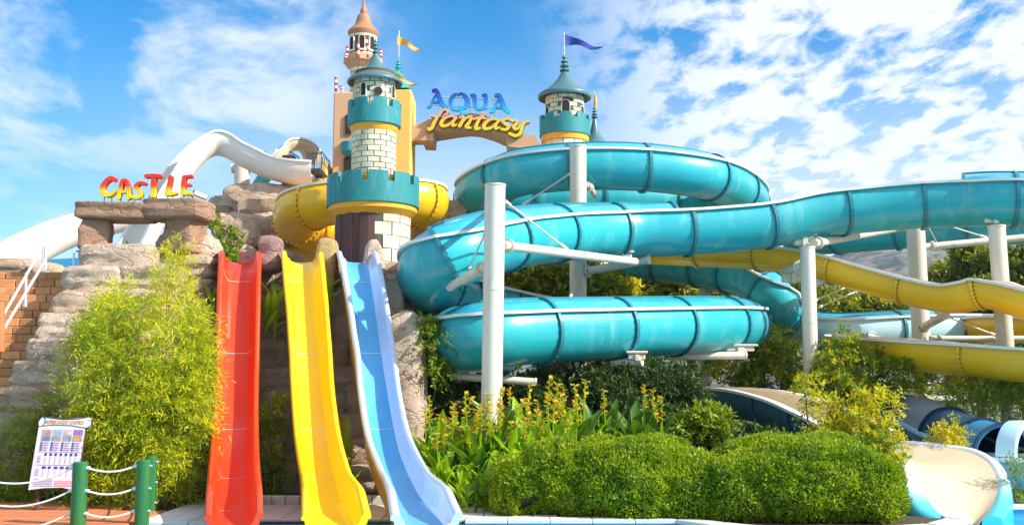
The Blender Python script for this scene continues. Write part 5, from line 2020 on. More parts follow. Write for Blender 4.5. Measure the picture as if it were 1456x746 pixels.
def balcony():
    Y = 24.1
    t = thing('start_platform', 'dark railed start platform at the top of the white flume', 'platform', tuple(P(445, 243, Y)))
    mb = MB()
    a, b = P(440, 243, Y), P(457, 240, Y)
    mb.bbox((a + b) / 2 + Vector((0, .4, 0)), (b.x - a.x, 0.9, 0.07), 0.01)
    mb.build('floor', m_railg, t, smooth=0)
    k = 0
    for x0, y0, x1, y1, bt in ((436, 215, 447, 224, 26), (442, 218, 457, 218, 22), (457, 215, 469, 230, 14), (368, 216, 380, 220, 6), (376, 215, 390, 226, 6), (412, 215, 425, 224, 8)):
        r = MB()
        Yr = Y if x0 > 430 else 25.4
        p, q = P(x0, y0, Yr), P(x1, y1, Yr)
        dz = Vector((0, 0, -bt * mpp(p)))
        r.tube([p, q], 0.016, 6)
        r.tube([p + dz, q + dz], 0.012, 6)
        m = 5
        for i in range(m + 1):
            e = p.lerp(q, i / m)
            r.tube([e, e + dz], 0.009 if 0 < i < m else 0.016, 5)
        r.build('railing', m_railg, t)
    mb = MB()
    c = P(411, 227, 27.0)
    mb.bbox(c, (0.32, 0.3, 0.2), 0.03)
    mb.build('crate', m_door, t, smooth=20)


balcony()
tag(MB().prism([P(x, y, 28.2) for x, y in ((358, 262), (372, 240), (388, 238), (380, 256))], (0, 0.3, 0)).build('roof_panel', m_turq, None, smooth=0), 'slanted pale turquoise panel under the white flume', 'panel')
tag(MB().prism([P(x, y, 29.5) for x, y in ((20, 392), (24, 380), (60, 369), (118, 366), (118, 392))][::-1], (0, 1.2, 0)).build('basin', m_midblue, None, smooth=0), 'blue basin wall seen low behind the stair handrail', 'basin')

# ------------------------------------------------------------------ deck, ropes, board


def deck():
    t = thing('deck', 'orange boarded deck along the bottom left corner', 'deck', (-4, 12.8, 0))
    y = 12.0
    k = 0
    while y < 14.9:
        x0 = -9.0
        x1 = PZ(222, 735, 0).x if y < 13.9 else P(200, 720, 15).x
        mb = MB()
        mb.bbox(((x0 + x1) / 2, y + 0.088, 0.02), (x1 - x0, 0.168, 0.05), 0.008)
        mb.build('board', m_deck, t, smooth=20)
        y += 0.178
    p = thing('paving', 'white paving beside the foot of the red slide', 'paving', (-4.2, 14, 0))
    for i in range(3):
        for j in range(6):
            x = -4.43 + i * 0.31
            y = 12.7 + j * 0.45
            mb = MB()
            mb.bbox((x + 0.15, y + 0.22, 0.022), (0.30, 0.44, 0.05), 0.008)
            mb.build('slab', m_pave, p, smooth=20)
    for i in range(12):
        x = P(374, 712, 14.9).x + i * 0.20
        mb = MB()
        mb.bbox((x, 15.0, 0.06), (0.19, 0.14, 0.14), 0.01)
        mb.build('kerb_block', m_cope, p, smooth=20)
    for i in range(14):
        for j in range(4):
            x = P(360, 730, 14.0).x + i * 0.31 - .25
            mb = MB()
            mb.bbox((x, 13.35 + j * 0.41, 0.012), (0.30, 0.40, 0.03), 0.006)
            mb.build('slab', m_pave, p, smooth=20)


deck()


def rope_fence():
    posts = [(115, 656, 12.5, 0.088, 'thick green post standing left in front of the information board'), (205, 653, 12.65, 0.083, 'green post in front of its twin right of the bamboo'), (216, 648, 13.9, 0.074, 'green post half hidden behind its twin beside the white paving'),
             (-62, 660, 12.35, 0.088, 'green post standing left of the picture edge')]
    pts = []
    for px, py, Y, r, lab in posts:
        a = P(px, py, Y)
        t = thing('rope_post', lab, 'post', (a.x, Y, 0), 'green posts of the rope fence')
        mb = MB()
        mb.lathe((a.x, Y), [(0.0, 0.03), (r, 0.03), (r, a.z - .012), (r - .012, a.z), (0.0, a.z)], 20)
        mb.build('shaft', m_green, t, smooth=40)
        for z in (a.z - 0.07, a.z - 0.33, a.z - 0.59):
            for s in (-1, 1):
                mb = MB()
                mb.tube([(a.x + s * (r - .01), Y - .02, z), (a.x + s * (r + 0.02), Y - .02, z)], 0.014, 8)
                mb.build('rope_eye', m_rail, t, smooth=40)
        pts.append((a.x, Y, a.z, r))
    lv = ['upper', 'middle', 'lower']

    def rope(p, q, k, sag, lab):
        a = Vector((p[0] + p[3] + .01, p[1] - .02, p[2] - 0.07 - 0.26 * k))
        b = Vector((q[0] - q[3] - .01, q[1] - .02, q[2] - 0.07 - 0.26 * k))
        mb = MB()
        mb.tube([a.lerp(b, s) - Vector((0, 0, sag * 4 * s * (1 - s))) for s in np.linspace(0, 1, 16)], 0.011, 8)
        for e in (a, b):
            mb.tube([e - Vector((.02, 0, 0)), e + Vector((.02, 0, 0))], 0.021, 8)
        tag(mb.build('rope', m_rope, None), lab, 'rope', 'white ropes of the fence')
    for k in range(3):
        rope(pts[0], pts[1], k, 0.055, lv[k] + ' white rope between the two front green posts')
        rope(pts[3], pts[0], k, 0.16, lv[k] + ' white rope sagging in front of the information board')
        rope(tuple(pts[1][:3]) + (-0.02,), tuple(pts[2][:3]) + (0.09,), k, 0.02, lv[k] + ' white rope from the right front post back to its twin')


rope_fence()


def board():
    Y = 13.9
    A, B, Cc, D = P(60, 592, Y + .15), P(125, 597, Y + .15), P(108, 695, Y), P(43, 694, Y)
    t = thing('information_board', 'white scroll shaped information board with photos and small tables in front of the bamboo', 'information board', (P(80, 700, Y).x, Y, 0))
    ex = (Cc - D)
    ez = (A - D)
    nrm = ex.cross(ez).normalized()
    if nrm.y > 0:
        nrm = -nrm

    def q(u, v, out=0.0):
        return D + ex * u + ez * v + nrm * out
    out = [(-.03, -.02), (.3, .01), (.7, .02), (1.0, -.02), (1.0, .84), (1.11, .86), (1.10, .99), (1.02, 1.0), (.5, .965), (.1, .99), (0.02, 1.0), (-.05, .93), (-.03, .86)]
    mb = MB()
    mb.prism([q(u * 1.03 - .015, v * 1.02 - .01, 0.0) for u, v in out], -nrm * 0.04)
    mb.build('backboard', m_door, t, smooth=0)
    m_paper = M('board_print_ground', (0.74, 0.66, 0.76), (0.70, 0.62, 0.74), 2, 0.4)
    mb = MB()
    mb.prism([q(u, v, 0.012) for u, v in out], -nrm * 0.012)
    mb.build('panel', m_paper, t, smooth=0)
    for px in (0.1, 0.9):
        mb = MB()
        mb.tube([q(px, 0.3, -0.08), Vector((q(px, 0, -.08).x, q(px, 0, -.08).y, 0))], 0.03, 8)
        mb.build('leg', m_door, t)
    m_ink = M('dark_green_ink', (0.02, 0.10, 0.08))
    m_navyink = M('navy_ink', (0.03, 0.05, 0.30))
    m_pink = M('pink_ink', (0.72, 0.36, 0.42))
    m_greyink = M('grey_ink', (0.34, 0.30, 0.40))

    def line(mb, pts, w=0.010, o=0.016):
        for (u0, v0), (u1, v1) in zip(pts[:-1], pts[1:]):
            a, b = q(u0, v0, o), q(u1, v1, o)
            d = (b - a).normalized()
            s = d.cross(nrm) * w / 2
            mb.add([a - s, b - s, b + s, a + s, a - s - nrm * .003, b - s - nrm * .003, b + s - nrm * .003, a + s - nrm * .003], [(0, 1, 2, 3), (0, 4, 5, 1), (2, 6, 7, 3)])
    mb = MB()
    line(mb, [(-.03, .86), (0.05, .87), (.3, .885), (.7, .88), (1.0, .85), (1.11, .86)])
    line(mb, [(0.02, 1.0), (.08, .98), (.10, .93), (.06, .87)])
    line(mb, [(0.02, 1.0), (.3, .975), (.5, .965), (.8, .975), (1.02, 1.0)])
    mb.build('scroll_outline', m_ink, t, smooth=0)

    def patch(mb, u0, v0, u1, v1, o=0.016, mi=0):
        mb.prism([q(u0, v0, o), q(u1, v0, o), q(u1, v1, o), q(u0, v1, o)], -nrm * 0.003, mi)
    # eight small photographs
    cols = [((.35, .16, .10), (.55, .45, .35)), ((.10, .22, .55), (.55, .62, .75)), ((.45, .26, .24), (.7, .6, .55)), ((.08, .10, .40), (.5, .2, .3)),
            ((.05, .12, .22), (.4, .35, .35)), ((.10, .10, .10), (.65, .55, .45)), ((.04, .16, .18), (.55, .5, .5)), ((.45, .12, .05), (.5, .45, .2))]
    for i in range(8):
        r, c = divmod(i, 4)
        u0 = 0.07 + c * 0.232
        v0 = 0.745 - r * 0.085
        mm = M('small_photo', cols[i][0], cols[i][1], 16, 0.3)
        mb = MB()
        patch(mb, u0, v0, u0 + 0.205, v0 + 0.075)
        mb.build('printed_photo', mm, t, smooth=0)
    nv, gy, pk = MB(), MB(), MB()
    for c in range(4):
        u0 = 0.07 + c * 0.232
        for k in range(4):
            patch(nv, u0, 0.525 + k * 0.032, u0 + 0.045, 0.548 + k * 0.032)
            for j in range(2):
                patch(pk if j else gy, u0 + 0.06, 0.528 + k * 0.032 + j * 0.012, u0 + 0.15 + random.uniform(0, .05), 0.534 + k * 0.032 + j * 0.012)
    patch(gy, 0.04, 0.505, 0.97, 0.510)
    for c in range(7):
        u0 = 0.20 + c * 0.112
        patch(nv, u0, 0.455, u0 + 0.05, 0.492)
        for k in range(5):
            patch(gy if k % 2 else pk, u0 + 0.018, 0.345 + k * 0.02, u0 + 0.032, 0.358 + k * 0.02)
    patch(gy, 0.04, 0.325, 0.97, 0.330)
    for c in range(6):
        u0 = 0.19 + c * 0.132
        patch(nv, u0, 0.275, u0 + random.uniform(.06, .09), 0.308)
        for k in range(5):
            patch(gy, u0 + 0.02, 0.17 + k * 0.02, u0 + 0.04, 0.176 + k * 0.02)
    for k in range(5):
        patch(gy, 0.05, 0.36 + k * 0.02, 0.13, 0.366 + k * 0.02)
        patch(gy, 0.05, 0.18 + k * 0.02, 0.13, 0.186 + k * 0.02)
        patch(gy, 0.05, 0.035 + k * 0.022, 0.47, 0.042 + k * 0.022)
    patch(pk, 0.52, 0.035, 0.95, 0.115)
    nv.build('table_heads', m_navyink, t, smooth=0)['kind'] = 'stuff'
    gy.build('small_print', m_greyink, t, smooth=0)['kind'] = 'stuff'
    pk.build('pink_print', m_pink, t, smooth=0)['kind'] = 'stuff'
    # heading
    g = GRAD('yellow_red_print', [(0, (0.85, 0.55, 0.01)), (0.45, (0.80, 0.35, 0.01)), (1, (0.55, 0.03, 0.02))], q(.5, .905).z, q(.5, .955).z, 0.4)
    for body, u in (('KÖŞK KALE / CASTLE', 0.13),):
        cu = bpy.data.curves.new('heading', 'FONT')
        cu.body = body
        cu.size = 0.052
        cu.extrude = 0.002
        cu.offset = 0.0015
        cu.space_character = 0.98
        tmp = bpy.data.objects.new('heading_curve', cu)
        me = bpy.data.meshes.new_from_object(tmp)
        bpy.data.objects.remove(tmp)
        o = bpy.data.objects.new('heading', me)
        COL.objects.link(o)
        o.parent = t
        ux = ex.normalized()
        uz = nrm.cross(ux) * 1.0
        R = Matrix((ux, uz, nrm)).transposed().to_4x4()
        p = q(u, 0.908, 0.018)
        o.matrix_local = Matrix.Translation(p - origin(t)) @ R
        me.materials.clear()
        me.materials.append(g)
    return t


board()

# ------------------------------------------------------------------ planting


def bamboo(label, blobs, n, base, mat, mat2, frac, culms, per=11, L=0.085, tw=0.30, group='bamboo clumps beside the red slide', shell=0.45):
    t = thing('bamboo', label, 'bamboo', base, group)
    mb = MB()
    for i in range(culms):
        b = blobs[i % len(blobs)]
        tip = Vector(b[0]) + Vector((random.uniform(-.5, .5) * b[1][0], random.uniform(-.5, .5) * b[1][1], b[1][2] * random.uniform(0.4, 0.95)))
        rt = Vector(base) + Vector((random.uniform(-0.3, 0.3), random.uniform(-0.25, 0.25), -0.03))
        pts = [rt.lerp(tip, s) + Vector((0, 0, 0.25 * s * (1 - s))) for s in np.linspace(0, 1, 6)]
        mb.tube(pts, [0.011, 0.010, 0.009, 0.007, 0.005, 0.003], 6)
    mb.build('culm', m_culm, t)
    sprays(blobs, int(n * (1 - frac)), per, L, L * 0.16, tw, 0.35, 0.35, mat, t, 'foliage', shell, 0.75, gaps=True)
    if frac > 0:
        sprays(blobs, int(n * frac), per, L, L * 0.18, tw, 0.35, 0.25, mat2, t, 'foliage', 0.6, 0.75, gaps=True)
    return t


bx = lambda px, Y: (P(px, 600, Y).x, Y, 0.02)
bamboo('large yellow-green bamboo in front of the rocks left of the red slide', [pb(165, 540, 15.0, 68, 66, .65), pb(196, 620, 14.8, 82, 80, .7), pb(150, 640, 15.2, 64, 72, .55), pb(158, 474, 15.0, 34, 50, .4), pb(196, 456, 15.2, 16, 34, .2), pb(120, 500, 15.2, 20, 30, .25), pb(190, 690, 14.7, 72, 36, .55)], 5200, bx(165, 14.8), l_bamboo, l_bambood, 0.6, 26)
bamboo('bright bamboo reaching over the edge of the red slide', [pb(254, 520, 14.9, 42, 58, .5), pb(240, 590, 14.7, 52, 62, .5), pb(268, 466, 15.2, 26, 34, .3), pb(236, 660, 14.6, 36, 50, .45), pb(268, 560, 14.7, 24, 56, .25), pb(280, 500, 15.0, 18, 22, .2)], 3000, bx(248, 14.7), l_bamboo, l_bambood, 0.45, 18)
bamboo('low dark green bamboo behind the information board', [pb(84, 610, 15.45, 46, 50, .35), pb(62, 660, 15.4, 56, 56, .35), pb(18, 655, 15.4, 46, 66, .35), pb(110, 690, 15.3, 70, 24, .3), pb(-20, 650, 15.4, 40, 70, .35)], 2400, bx(70, 15.2), l_bambood, l_bambood, 0.0, 14, L=0.075)
bamboo('tall thin bamboo spire in front of the gateway boulders', [pb(246, 360, 16.1, 15, 22, .16), pb(242, 388, 16.1, 24, 22, .22), pb(248, 425, 16.0, 26, 30, .3), pb(243, 460, 15.9, 34, 32, .35)], 560, bx(244, 16.0), l_bamboo, l_bamboo, 0.0, 7, tw=0.24)
bamboo('feathery bamboo spire over the stepped boulders', [pb(168, 408, 15.7, 15, 22, .16), pb(160, 436, 15.7, 28, 24, .25), pb(150, 466, 15.6, 38, 30, .32)], 420, bx(160, 15.6), l_bamboo, l_bamboo, 0.0, 6, tw=0.24)


def hedge(label, blobs, n, gx):
    t = thing('clipped_bush', label, 'bush', gx, 'rounded green bushes along the pool')
    rg = np.random.default_rng(int(abs(gx[0]) * 100) + 3)
    for c, r in [(b_[0], np.array(b_[1])) for b_ in blobs]:
        for q_ in range(5):
            a_ = rg.uniform(0.15, 0.85) * PI
            d_ = np.array([math.cos(a_), rg.uniform(-.9, .1), math.sin(a_)])
            d_ /= np.linalg.norm(d_)
            k_ = rg.uniform(0.28, 0.46)
            blobs.append((c + d_ * r * (1.0 - k_ * 0.72), r * k_))
    core = MB()
    for c, r in blobs:
        vs = []
        m, k = 10, 18
        rows = []
        for i in range(m + 1):
            th = PI * i / m
            row = []
            for j in range(k + 1):
                ph = 2 * PI * (j % k) / k
                d = Vector((math.sin(th) * math.cos(ph), math.sin(th) * math.sin(ph), math.cos(th)))
                f = 0.86 * (1 + 0.06 * noise.noise(d * 2.2 + Vector(c)))
                row.append((c[0] + d.x * r[0] * f, c[1] + d.y * r[1] * f, max(0.0, c[2] + d.z * r[2] * f)))
            rows.append(row)
        core.grid(rows, 0, True)
    core.build('branches', m_twig, t, smooth=60)
    vol = np.array([(b[1][0] * b[1][1] + b[1][0] * b[1][2]) for b in blobs])
    kk = RNG.choice(len(blobs), size=n, p=vol / vol.sum())
    d = rand_dirs(n)
    d[:, 1] -= 0.25
    d /= np.linalg.norm(d, axis=1)[:, None]
    c = np.array([b[0] for b in blobs])[kk]
    r = np.array([b[1] for b in blobs])[kk]
    bump = np.array([1 + 0.10 * noise.noise(Vector(a * 2.2 + b)) + 0.085 * noise.noise(Vector(a * 6.5 + b)) + 0.035 * noise.noise(Vector(a * 15 + b)) for a, b in zip(d, c)])
    p = c + d * r * (bump * RNG.uniform(0.90, 1.02, n))[:, None]
    keep = p[:, 2] > 0.03
    for (c2, r2) in blobs:
        inside = (((p - np.array(c2)) / np.array(r2)) ** 2).sum(1) < 0.72
        keep &= ~inside
    # bare pockets low in the bush where the twigs show
    holes = np.array([noise.noise(Vector(x * 2.6)) for x in p])
    keep &= ~((holes > 0.46) & (p[:, 2] < 0.34))
    p, d = p[keep], d[keep]
    m = len(p)
    ld = d * 0.9 + RNG.normal(size=(m, 3)) * 0.65 + np.array([0, 0, .35])
    nn = d + RNG.normal(size=(m, 3)) * 0.5
    leaf_mesh('foliage', p, ld, nn, RNG.uniform(0.022, 0.058, m), RNG.uniform(0.014, 0.030, m), l_hedge, t)
    sprays([(c_, tuple(np.array(r_) * 0.98)) for c_, r_ in blobs], 150, 9, 0.045, 0.022, 0.16, 0.05, 0.9, l_hedge, t, 'stray_shoots', 0.08, 0.8, 0.2)
    return t


hedge('small low bush at the left end of the pool hedge', [pb(742, 690, 13.9, 46, 44, .5), pb(790, 680, 13.95, 50, 56, .55), pb(724, 708, 13.75, 26, 28, .35)], 60000, (P(755, 700, 13.9).x, 13.9, 0))
hedge('broad clipped bush in the middle of the pool hedge', [pb(900, 690, 13.85, 104, 66, .8), pb(860, 668, 14.2, 66, 44, .6), pb(978, 700, 13.65, 66, 60, .6), pb(935, 650, 14.5, 52, 30, .4), pb(820, 700, 13.8, 40, 44, .5)], 130000, (P(900, 700, 13.9).x, 13.9, 0))
hedge('largest rounded bush at the right end of the pool hedge', [pb(1150, 690, 13.5, 128, 68, .8), pb(1090, 668, 13.9, 80, 48, .6), pb(1225, 700, 13.3, 58, 56, .6), pb(1050, 705, 13.4, 60, 56, .55), pb(1165, 650, 14.0, 70, 32, .5)], 150000, (P(1150, 700, 13.6).x, 13.6, 0))

# --- canna lilies: each plant is a thing with its leaves and flower spike
CANNA = []


def canna_leaf_mesh(k):
    L = [0.62, 0.50, 0.72, 0.42][k]
    w = [0.16, 0.15, 0.14, 0.145][k]
    bend = [0.10, 0.22, 0.05, 0.34][k]
    rows = []
    for s in np.linspace(0, 1, 8):
        hw = w / 2 * (math.sin(PI * min(1, s * 0.93 + 0.05)) ** 0.75) * (1 if s < .97 else 0.1)
        out = bend * s * s + 0.05 * s
        z = L * (s - 0.25 * bend * s ** 2)
        cup = 0.32 * hw
        wob = 0.012 * math.sin(s * 9 + k)
        rows.append([(-hw, out - cup + wob, z), (-hw * .5, out - cup * .35, z), (0, out, z), (hw * .5, out - cup * .35, z), (hw, out - cup - wob, z)])
    mb = MB()
    mb.grid(rows, 0)
    me = bpy.data.meshes.new('leaf')
    me.from_pydata(mb.v, [], mb.f)
    me.polygons.foreach_set('use_smooth', [True] * len(mb.f))
    return me


def make_mesh(mb, name, mats, mi=True):
    me = bpy.data.meshes.new(name)
    me.from_pydata(mb.v, [], mb.f)
    for m in mats:
        me.materials.append(m)
    me.polygons.foreach_set('material_index', mb.m)
    me.update()
    return me


LEAVES = {}
for nm, mt in (('a', l_canna), ('d', l_cannad), ('b', l_dry)):
    LEAVES[nm] = []
    for k in range(4):
        me = canna_leaf_mesh(k)
        me.materials.append(mt)
        LEAVES[nm].append(me)
SPIKES = []
for k in range(3):
    mb = MB()
    rr = random.Random(40 + k)
    mb.tube([(0, 0, 0), (0.01, 0, 0.5), (0.02, 0.01, 1.0)], [0.012, 0.010, 0.006], 6, 1)
    for i in range(20):
        z = 0.62 + 0.38 * i / 20
        a = rr.uniform(0, 2 * PI)
        l = rr.uniform(0.04, 0.085)
        d = Vector((math.cos(a), math.sin(a), rr.uniform(0.2, 1.0))).normalized()
        p = Vector((0.015, 0.005, z))
        s = d.cross(Vector((rr.uniform(-1, 1), rr.uniform(-1, 1), 1))).normalized() * l * 0.36
        mb.add([p, p + d * l * .5 + s, p + d * l, p + d * l * .5 - s], [(0, 1, 2), (0, 2, 3)], 0)
    SPIKES.append(make_mesh(mb, 'flower_spike', [l_flow, l_canna]))
STALK = make_mesh(MB().tube([(0, 0, -0.02), (0.005, 0, 0.5), (0, 0.005, 1.0)], [0.016, 0.013, 0.008], 6), 'stalk', [l_canna])


def canna(x, y, h, label, flower=True, kind='a', group='canna lilies in the flower bed', z=0.0, nl=7, dry=0):
    t = thing('canna_lily', label, 'plant', (x, y, z), group)
    st = link('stalk', STALK, t)
    st.scale = (1, 1, h * 0.9)
    a0 = random.uniform(0, 2 * PI)
    for i in range(nl):
        f = i / max(1, nl - 1)
        nm = 'b' if i < dry else kind
        o = link('leaf', LEAVES[nm][random.randrange(4)], t)
        a = a0 + i * 2.4 + random.uniform(-.4, .4)
        o.location = (0.012 * math.cos(a), 0.012 * math.sin(a), h * (0.04 + 0.55 * f))
        tilt = random.uniform(0.15, 0.5) + (1 - f) * 0.35 + (0.9 if nm == 'b' else 0)
        o.rotation_euler = (-tilt, random.uniform(-.15, .15), a)
        s = h * random.uniform(0.75, 1.05) * 0.95
        o.scale = (s * random.uniform(.85, 1.15), s, s)
    if flower:
        o = link('flower_spike', random.choice(SPIKES), t)
        o.location = (0, 0, h * 0.42)
        o.rotation_euler = (random.uniform(-.1, .1), random.uniform(-.1, .1), random.uniform(0, 6))
        o.scale = (1.15, 1.15, h * random.uniform(0.75, 0.9))


ORD = ('first', 'second', 'third', 'fourth', 'fifth', 'sixth', 'seventh', 'eighth', 'ninth', 'tenth', 'eleventh', 'twelfth', 'thirteenth', 'fourteenth', 'fifteenth', 'sixteenth')


def canna_bed():
    lab = 'canna lily with broad green leaves in the flower bed between blue slide and hedge'
    n = 0
    R = random.Random(5)
    for j, (Y, x0, x1, top0, top1, k) in enumerate(((15.7, 598, 832, 594, 570, 14), (15.2, 603, 830, 604, 574, 15), (14.8, 616, 825, 622, 590, 14), (14.4, 630, 770, 648, 632, 10), (14.0, 648, 720, 672, 664, 6))):
        for i in range(k):
            f = (i + R.uniform(.2, .8)) / k
            px = x0 + (x1 - x0) * f
            top = top0 + (top1 - top0) * f + R.uniform(-8, 18)
            p = P(px, top, Y + R.uniform(-.15, .15))
            low = j >= 3
            ro = ('rearmost', 'second', 'middle', 'fourth', 'front')[j]
            od = 'leftmost' if i == 0 else 'rightmost' if i == k - 1 else ORD[i] + ' from left'
            canna(p.x, p.y, max(0.35, p.z), ('flowering canna lily, ' + od + ' in the ' + ro + ' row of the flower bed' if not low else 'leafy canna without flowers, ' + od + ' in the ' + ro + ' row of the bed'), flower=not low, kind='a' if R.random() < 0.75 else 'd', nl=11 if not low else 9,
                  group='flowering canna lilies in the flower bed' if not low else 'low cannas at the front of the flower bed')
    p = PZ(706, 716, 0)
    canna(p.x, p.y, 0.55, 'withered canna with brown hanging leaves at the left end of the hedge', False, 'd', nl=7, dry=5)
    # darker ones in the shade behind the hedge
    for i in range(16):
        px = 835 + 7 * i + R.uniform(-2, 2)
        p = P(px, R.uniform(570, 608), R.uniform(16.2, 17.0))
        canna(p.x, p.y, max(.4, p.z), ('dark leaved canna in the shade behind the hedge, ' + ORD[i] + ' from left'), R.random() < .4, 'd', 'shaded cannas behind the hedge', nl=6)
    # between the slides
    for px, top, Y, z0, h, lab2, fl in ((387, 388, 17.3, None, .75, 'leafy green plant on the ledge between the red and yellow slide tops', False), (396, 396, 17.25, None, .8, 'leafy plant beside the yellow slide top on the ledge', False), (380, 412, 17.1, None, .7, 'leafy plant low on the ledge right of the red slide', False),
                                        (392, 420, 17.1, None, .7, 'broad leaved plant low on the ledge left of the yellow slide', False), (470, 390, 17.3, None, .6, 'leafy plant right of the yellow slide top', False), (305, 400, 17.3, None, .6, 'leafy plant at the left of the red slide top', False),
                                        (489, 612, 16.1, 0, .95, 'flowering canna between the yellow and blue slides', True), (484, 640, 15.9, 0, .8, 'canna close to the yellow slide foot', True), (497, 650, 15.8, 0, .75, 'canna close to the amber side of the blue slide', True), (493, 668, 15.4, 0, .6, 'low canna between the yellow and blue slide feet', False),
                                        (384, 650, 15.9, 0, .55, 'spiky dark plant between the red and yellow slides', False), (390, 668, 15.6, 0, .45, 'low dark plant between the red and yellow slide feet', False)):
        p = P(px, top, Y)
        zb = p.z - h if z0 is None else 0
        canna(p.x, p.y, h if z0 is None else p.z, lab2, fl, 'a' if fl or z0 is None else 'd', 'leafy plants between the slides', zb, 8)
    # by the gateway stones
    p = P(182, 348, 17.6)
    canna(p.x, p.y, .35, 'tiny green plant sprouting between the gateway pillars', False, 'a', None, p.z - .3, 5)


canna_bed()

# --- thickets and shrubs
sh = lambda *a, **k: bush(*a, **k)
GT = 'dark thicket behind the hedge'
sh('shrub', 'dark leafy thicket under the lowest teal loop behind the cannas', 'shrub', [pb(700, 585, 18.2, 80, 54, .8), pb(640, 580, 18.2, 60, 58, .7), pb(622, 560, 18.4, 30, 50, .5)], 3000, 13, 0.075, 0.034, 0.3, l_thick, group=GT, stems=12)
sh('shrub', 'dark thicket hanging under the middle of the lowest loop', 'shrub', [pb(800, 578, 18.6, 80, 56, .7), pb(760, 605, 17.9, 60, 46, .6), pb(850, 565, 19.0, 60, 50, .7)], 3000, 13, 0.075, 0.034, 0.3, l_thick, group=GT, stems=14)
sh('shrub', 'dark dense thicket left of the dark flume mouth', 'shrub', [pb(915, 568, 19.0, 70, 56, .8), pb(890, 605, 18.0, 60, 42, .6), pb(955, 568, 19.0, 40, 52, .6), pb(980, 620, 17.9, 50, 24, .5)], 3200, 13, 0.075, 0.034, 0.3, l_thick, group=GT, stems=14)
sh('shrub', 'small bright leafy shrub in front of the dark flume', 'shrub', [pb(1002, 592, 17.2, 24, 22, .3), pb(985, 608, 17.1, 26, 18, .3), pb(1016, 604, 17.0, 18, 16, .25)], 300, 11, 0.09, 0.05, 0.22, l_mid, stems=4)
sh('shrub', 'dark shrub filling the gap under the dark flume', 'shrub', [pb(1060, 625, 17.6, 60, 14, .4), pb(1120, 632, 16.8, 60, 12, .3)], 500, 11, 0.09, 0.045, 0.22, l_thick, stems=4)
sh('shrub', 'overhanging juniper-like branch left of the lowest teal loop', 'shrub', [pb(596, 462, 17.2, 26, 11, .25), pb(612, 488, 17.1, 24, 13, .25), pb(596, 503, 17.2, 20, 9, .2), pb(614, 524, 17.2, 24, 12, .25), pb(582, 468, 17.2, 12, 8, .15)], 420, 12, 0.07, 0.03, 0.22, l_mid, base=(P(600, 560, 17.8).x, 17.8, 0), stems=7)
sh('shrub', 'undergrowth between the red and yellow slides', 'shrub', [pb(386, 600, 16.3, 14, 60, .2), pb(384, 670, 15.9, 16, 36, .2)], 240, 10, 0.07, 0.03, 0.2, l_bambood, stems=3)
sh('shrub', 'bright bush between the columns under the teal run, right of the lowest loop', 'shrub', [pb(1085, 500, 23.4, 42, 40, .8), pb(1050, 520, 23.2, 50, 26, .7), pb(1115, 525, 23.0, 44, 40, .8), pb(1100, 550, 22.8, 60, 22, .6)], 1700, 12, 0.085, 0.045, 0.28, l_mid, stems=8, mat2=l_yel, frac2=0.35)
sh('shrub', 'loose green bush right of the slender column', 'shrub', [pb(1190, 525, 20.9, 36, 40, .6), pb(1235, 530, 20.8, 40, 26, .6), pb(1195, 560, 20.4, 40, 30, .5), pb(1285, 518, 20.6, 30, 20, .4), pb(1200, 490, 20.9, 14, 24, .25)], 1500, 12, 0.08, 0.04, 0.3, l_mid, stems=8, mat2=l_yel, frac2=0.2)
sh('shrub', 'golden yellow shrub in front of the dark flume at right', 'shrub', [pb(1157, 556, 15.9, 11, 24, .18), pb(1168, 594, 15.7, 20, 30, .3), pb(1208, 582, 15.6, 20, 22, .3), pb(1244, 586, 15.5, 26, 30, .35), pb(1225, 604, 15.4, 34, 22, .35), pb(1180, 624, 15.4, 34, 12, .3)], 560, 12, 0.075, 0.028, 0.28, l_yel, stems=8, mat2=l_mid, frac2=0.2)
sh('shrub', 'green bush squeezed between the hedge and the cream slide mouth', 'shrub', [pb(1252, 632, 15.1, 26, 30, .4), pb(1232, 640, 14.9, 30, 26, .4), pb(1262, 650, 14.9, 14, 24, .3)], 560, 12, 0.06, 0.03, 0.2, l_mid, stems=4, mat2=l_yel, frac2=0.4)
sh('shrub', 'small golden shrub against the grey tube', 'shrub', [pb(1350, 608, 16.9, 8, 14, .12), pb(1348, 622, 16.9, 18, 12, .2), pb(1344, 632, 16.9, 22, 8, .2)], 150, 11, 0.06, 0.026, 0.2, l_yel, stems=3)
sh('shrub', 'wild bush at the foot of the right edge column', 'shrub', [pb(1400, 565, 19.6, 36, 26, .5), pb(1380, 582, 19.4, 40, 18, .4), pb(1440, 565, 19.6, 22, 36, .4), pb(1470, 560, 19.8, 36, 50, .5)], 800, 11, 0.08, 0.03, 0.34, l_mid, stems=6, droop=0.1, up=0.7)
sh('shrub', 'tufts of green weed beside the cream slide mouth', 'shrub', [pb(1446, 684, 14.75, 6, 24, .12), pb(1454, 694, 14.75, 8, 26, .15)], 110, 10, 0.06, 0.02, 0.26, l_mid, stems=4, droop=0.0, up=1.2, base=(P(1442, 690, 14.8).x, 14.8, 0))
sh('shrub', 'green creeper patch low on the tan boulders', 'shrub', [pb(327, 345, 20.4, 12, 22, .2), pb(296, 316, 20.8, 10, 12, .2), pb(330, 372, 20.2, 12, 14, .2)], 260, 9, 0.08, 0.05, 0.16, l_mid, stems=3, base=tuple(P(327, 375, 20.4)))
sh('shrub', 'olive green shrub mass behind the low pale flume', 'shrub', [pb(1110, 428, 28.5, 30, 30, .8), pb(1175, 434, 29, 40, 18, .8), pb(1230, 430, 29.5, 50, 18, .8), pb(1290, 438, 29, 50, 16, .8)], 1500, 11, 0.13, 0.07, 0.45, l_tree, stems=5, mat2=l_yel, frac2=0.15)
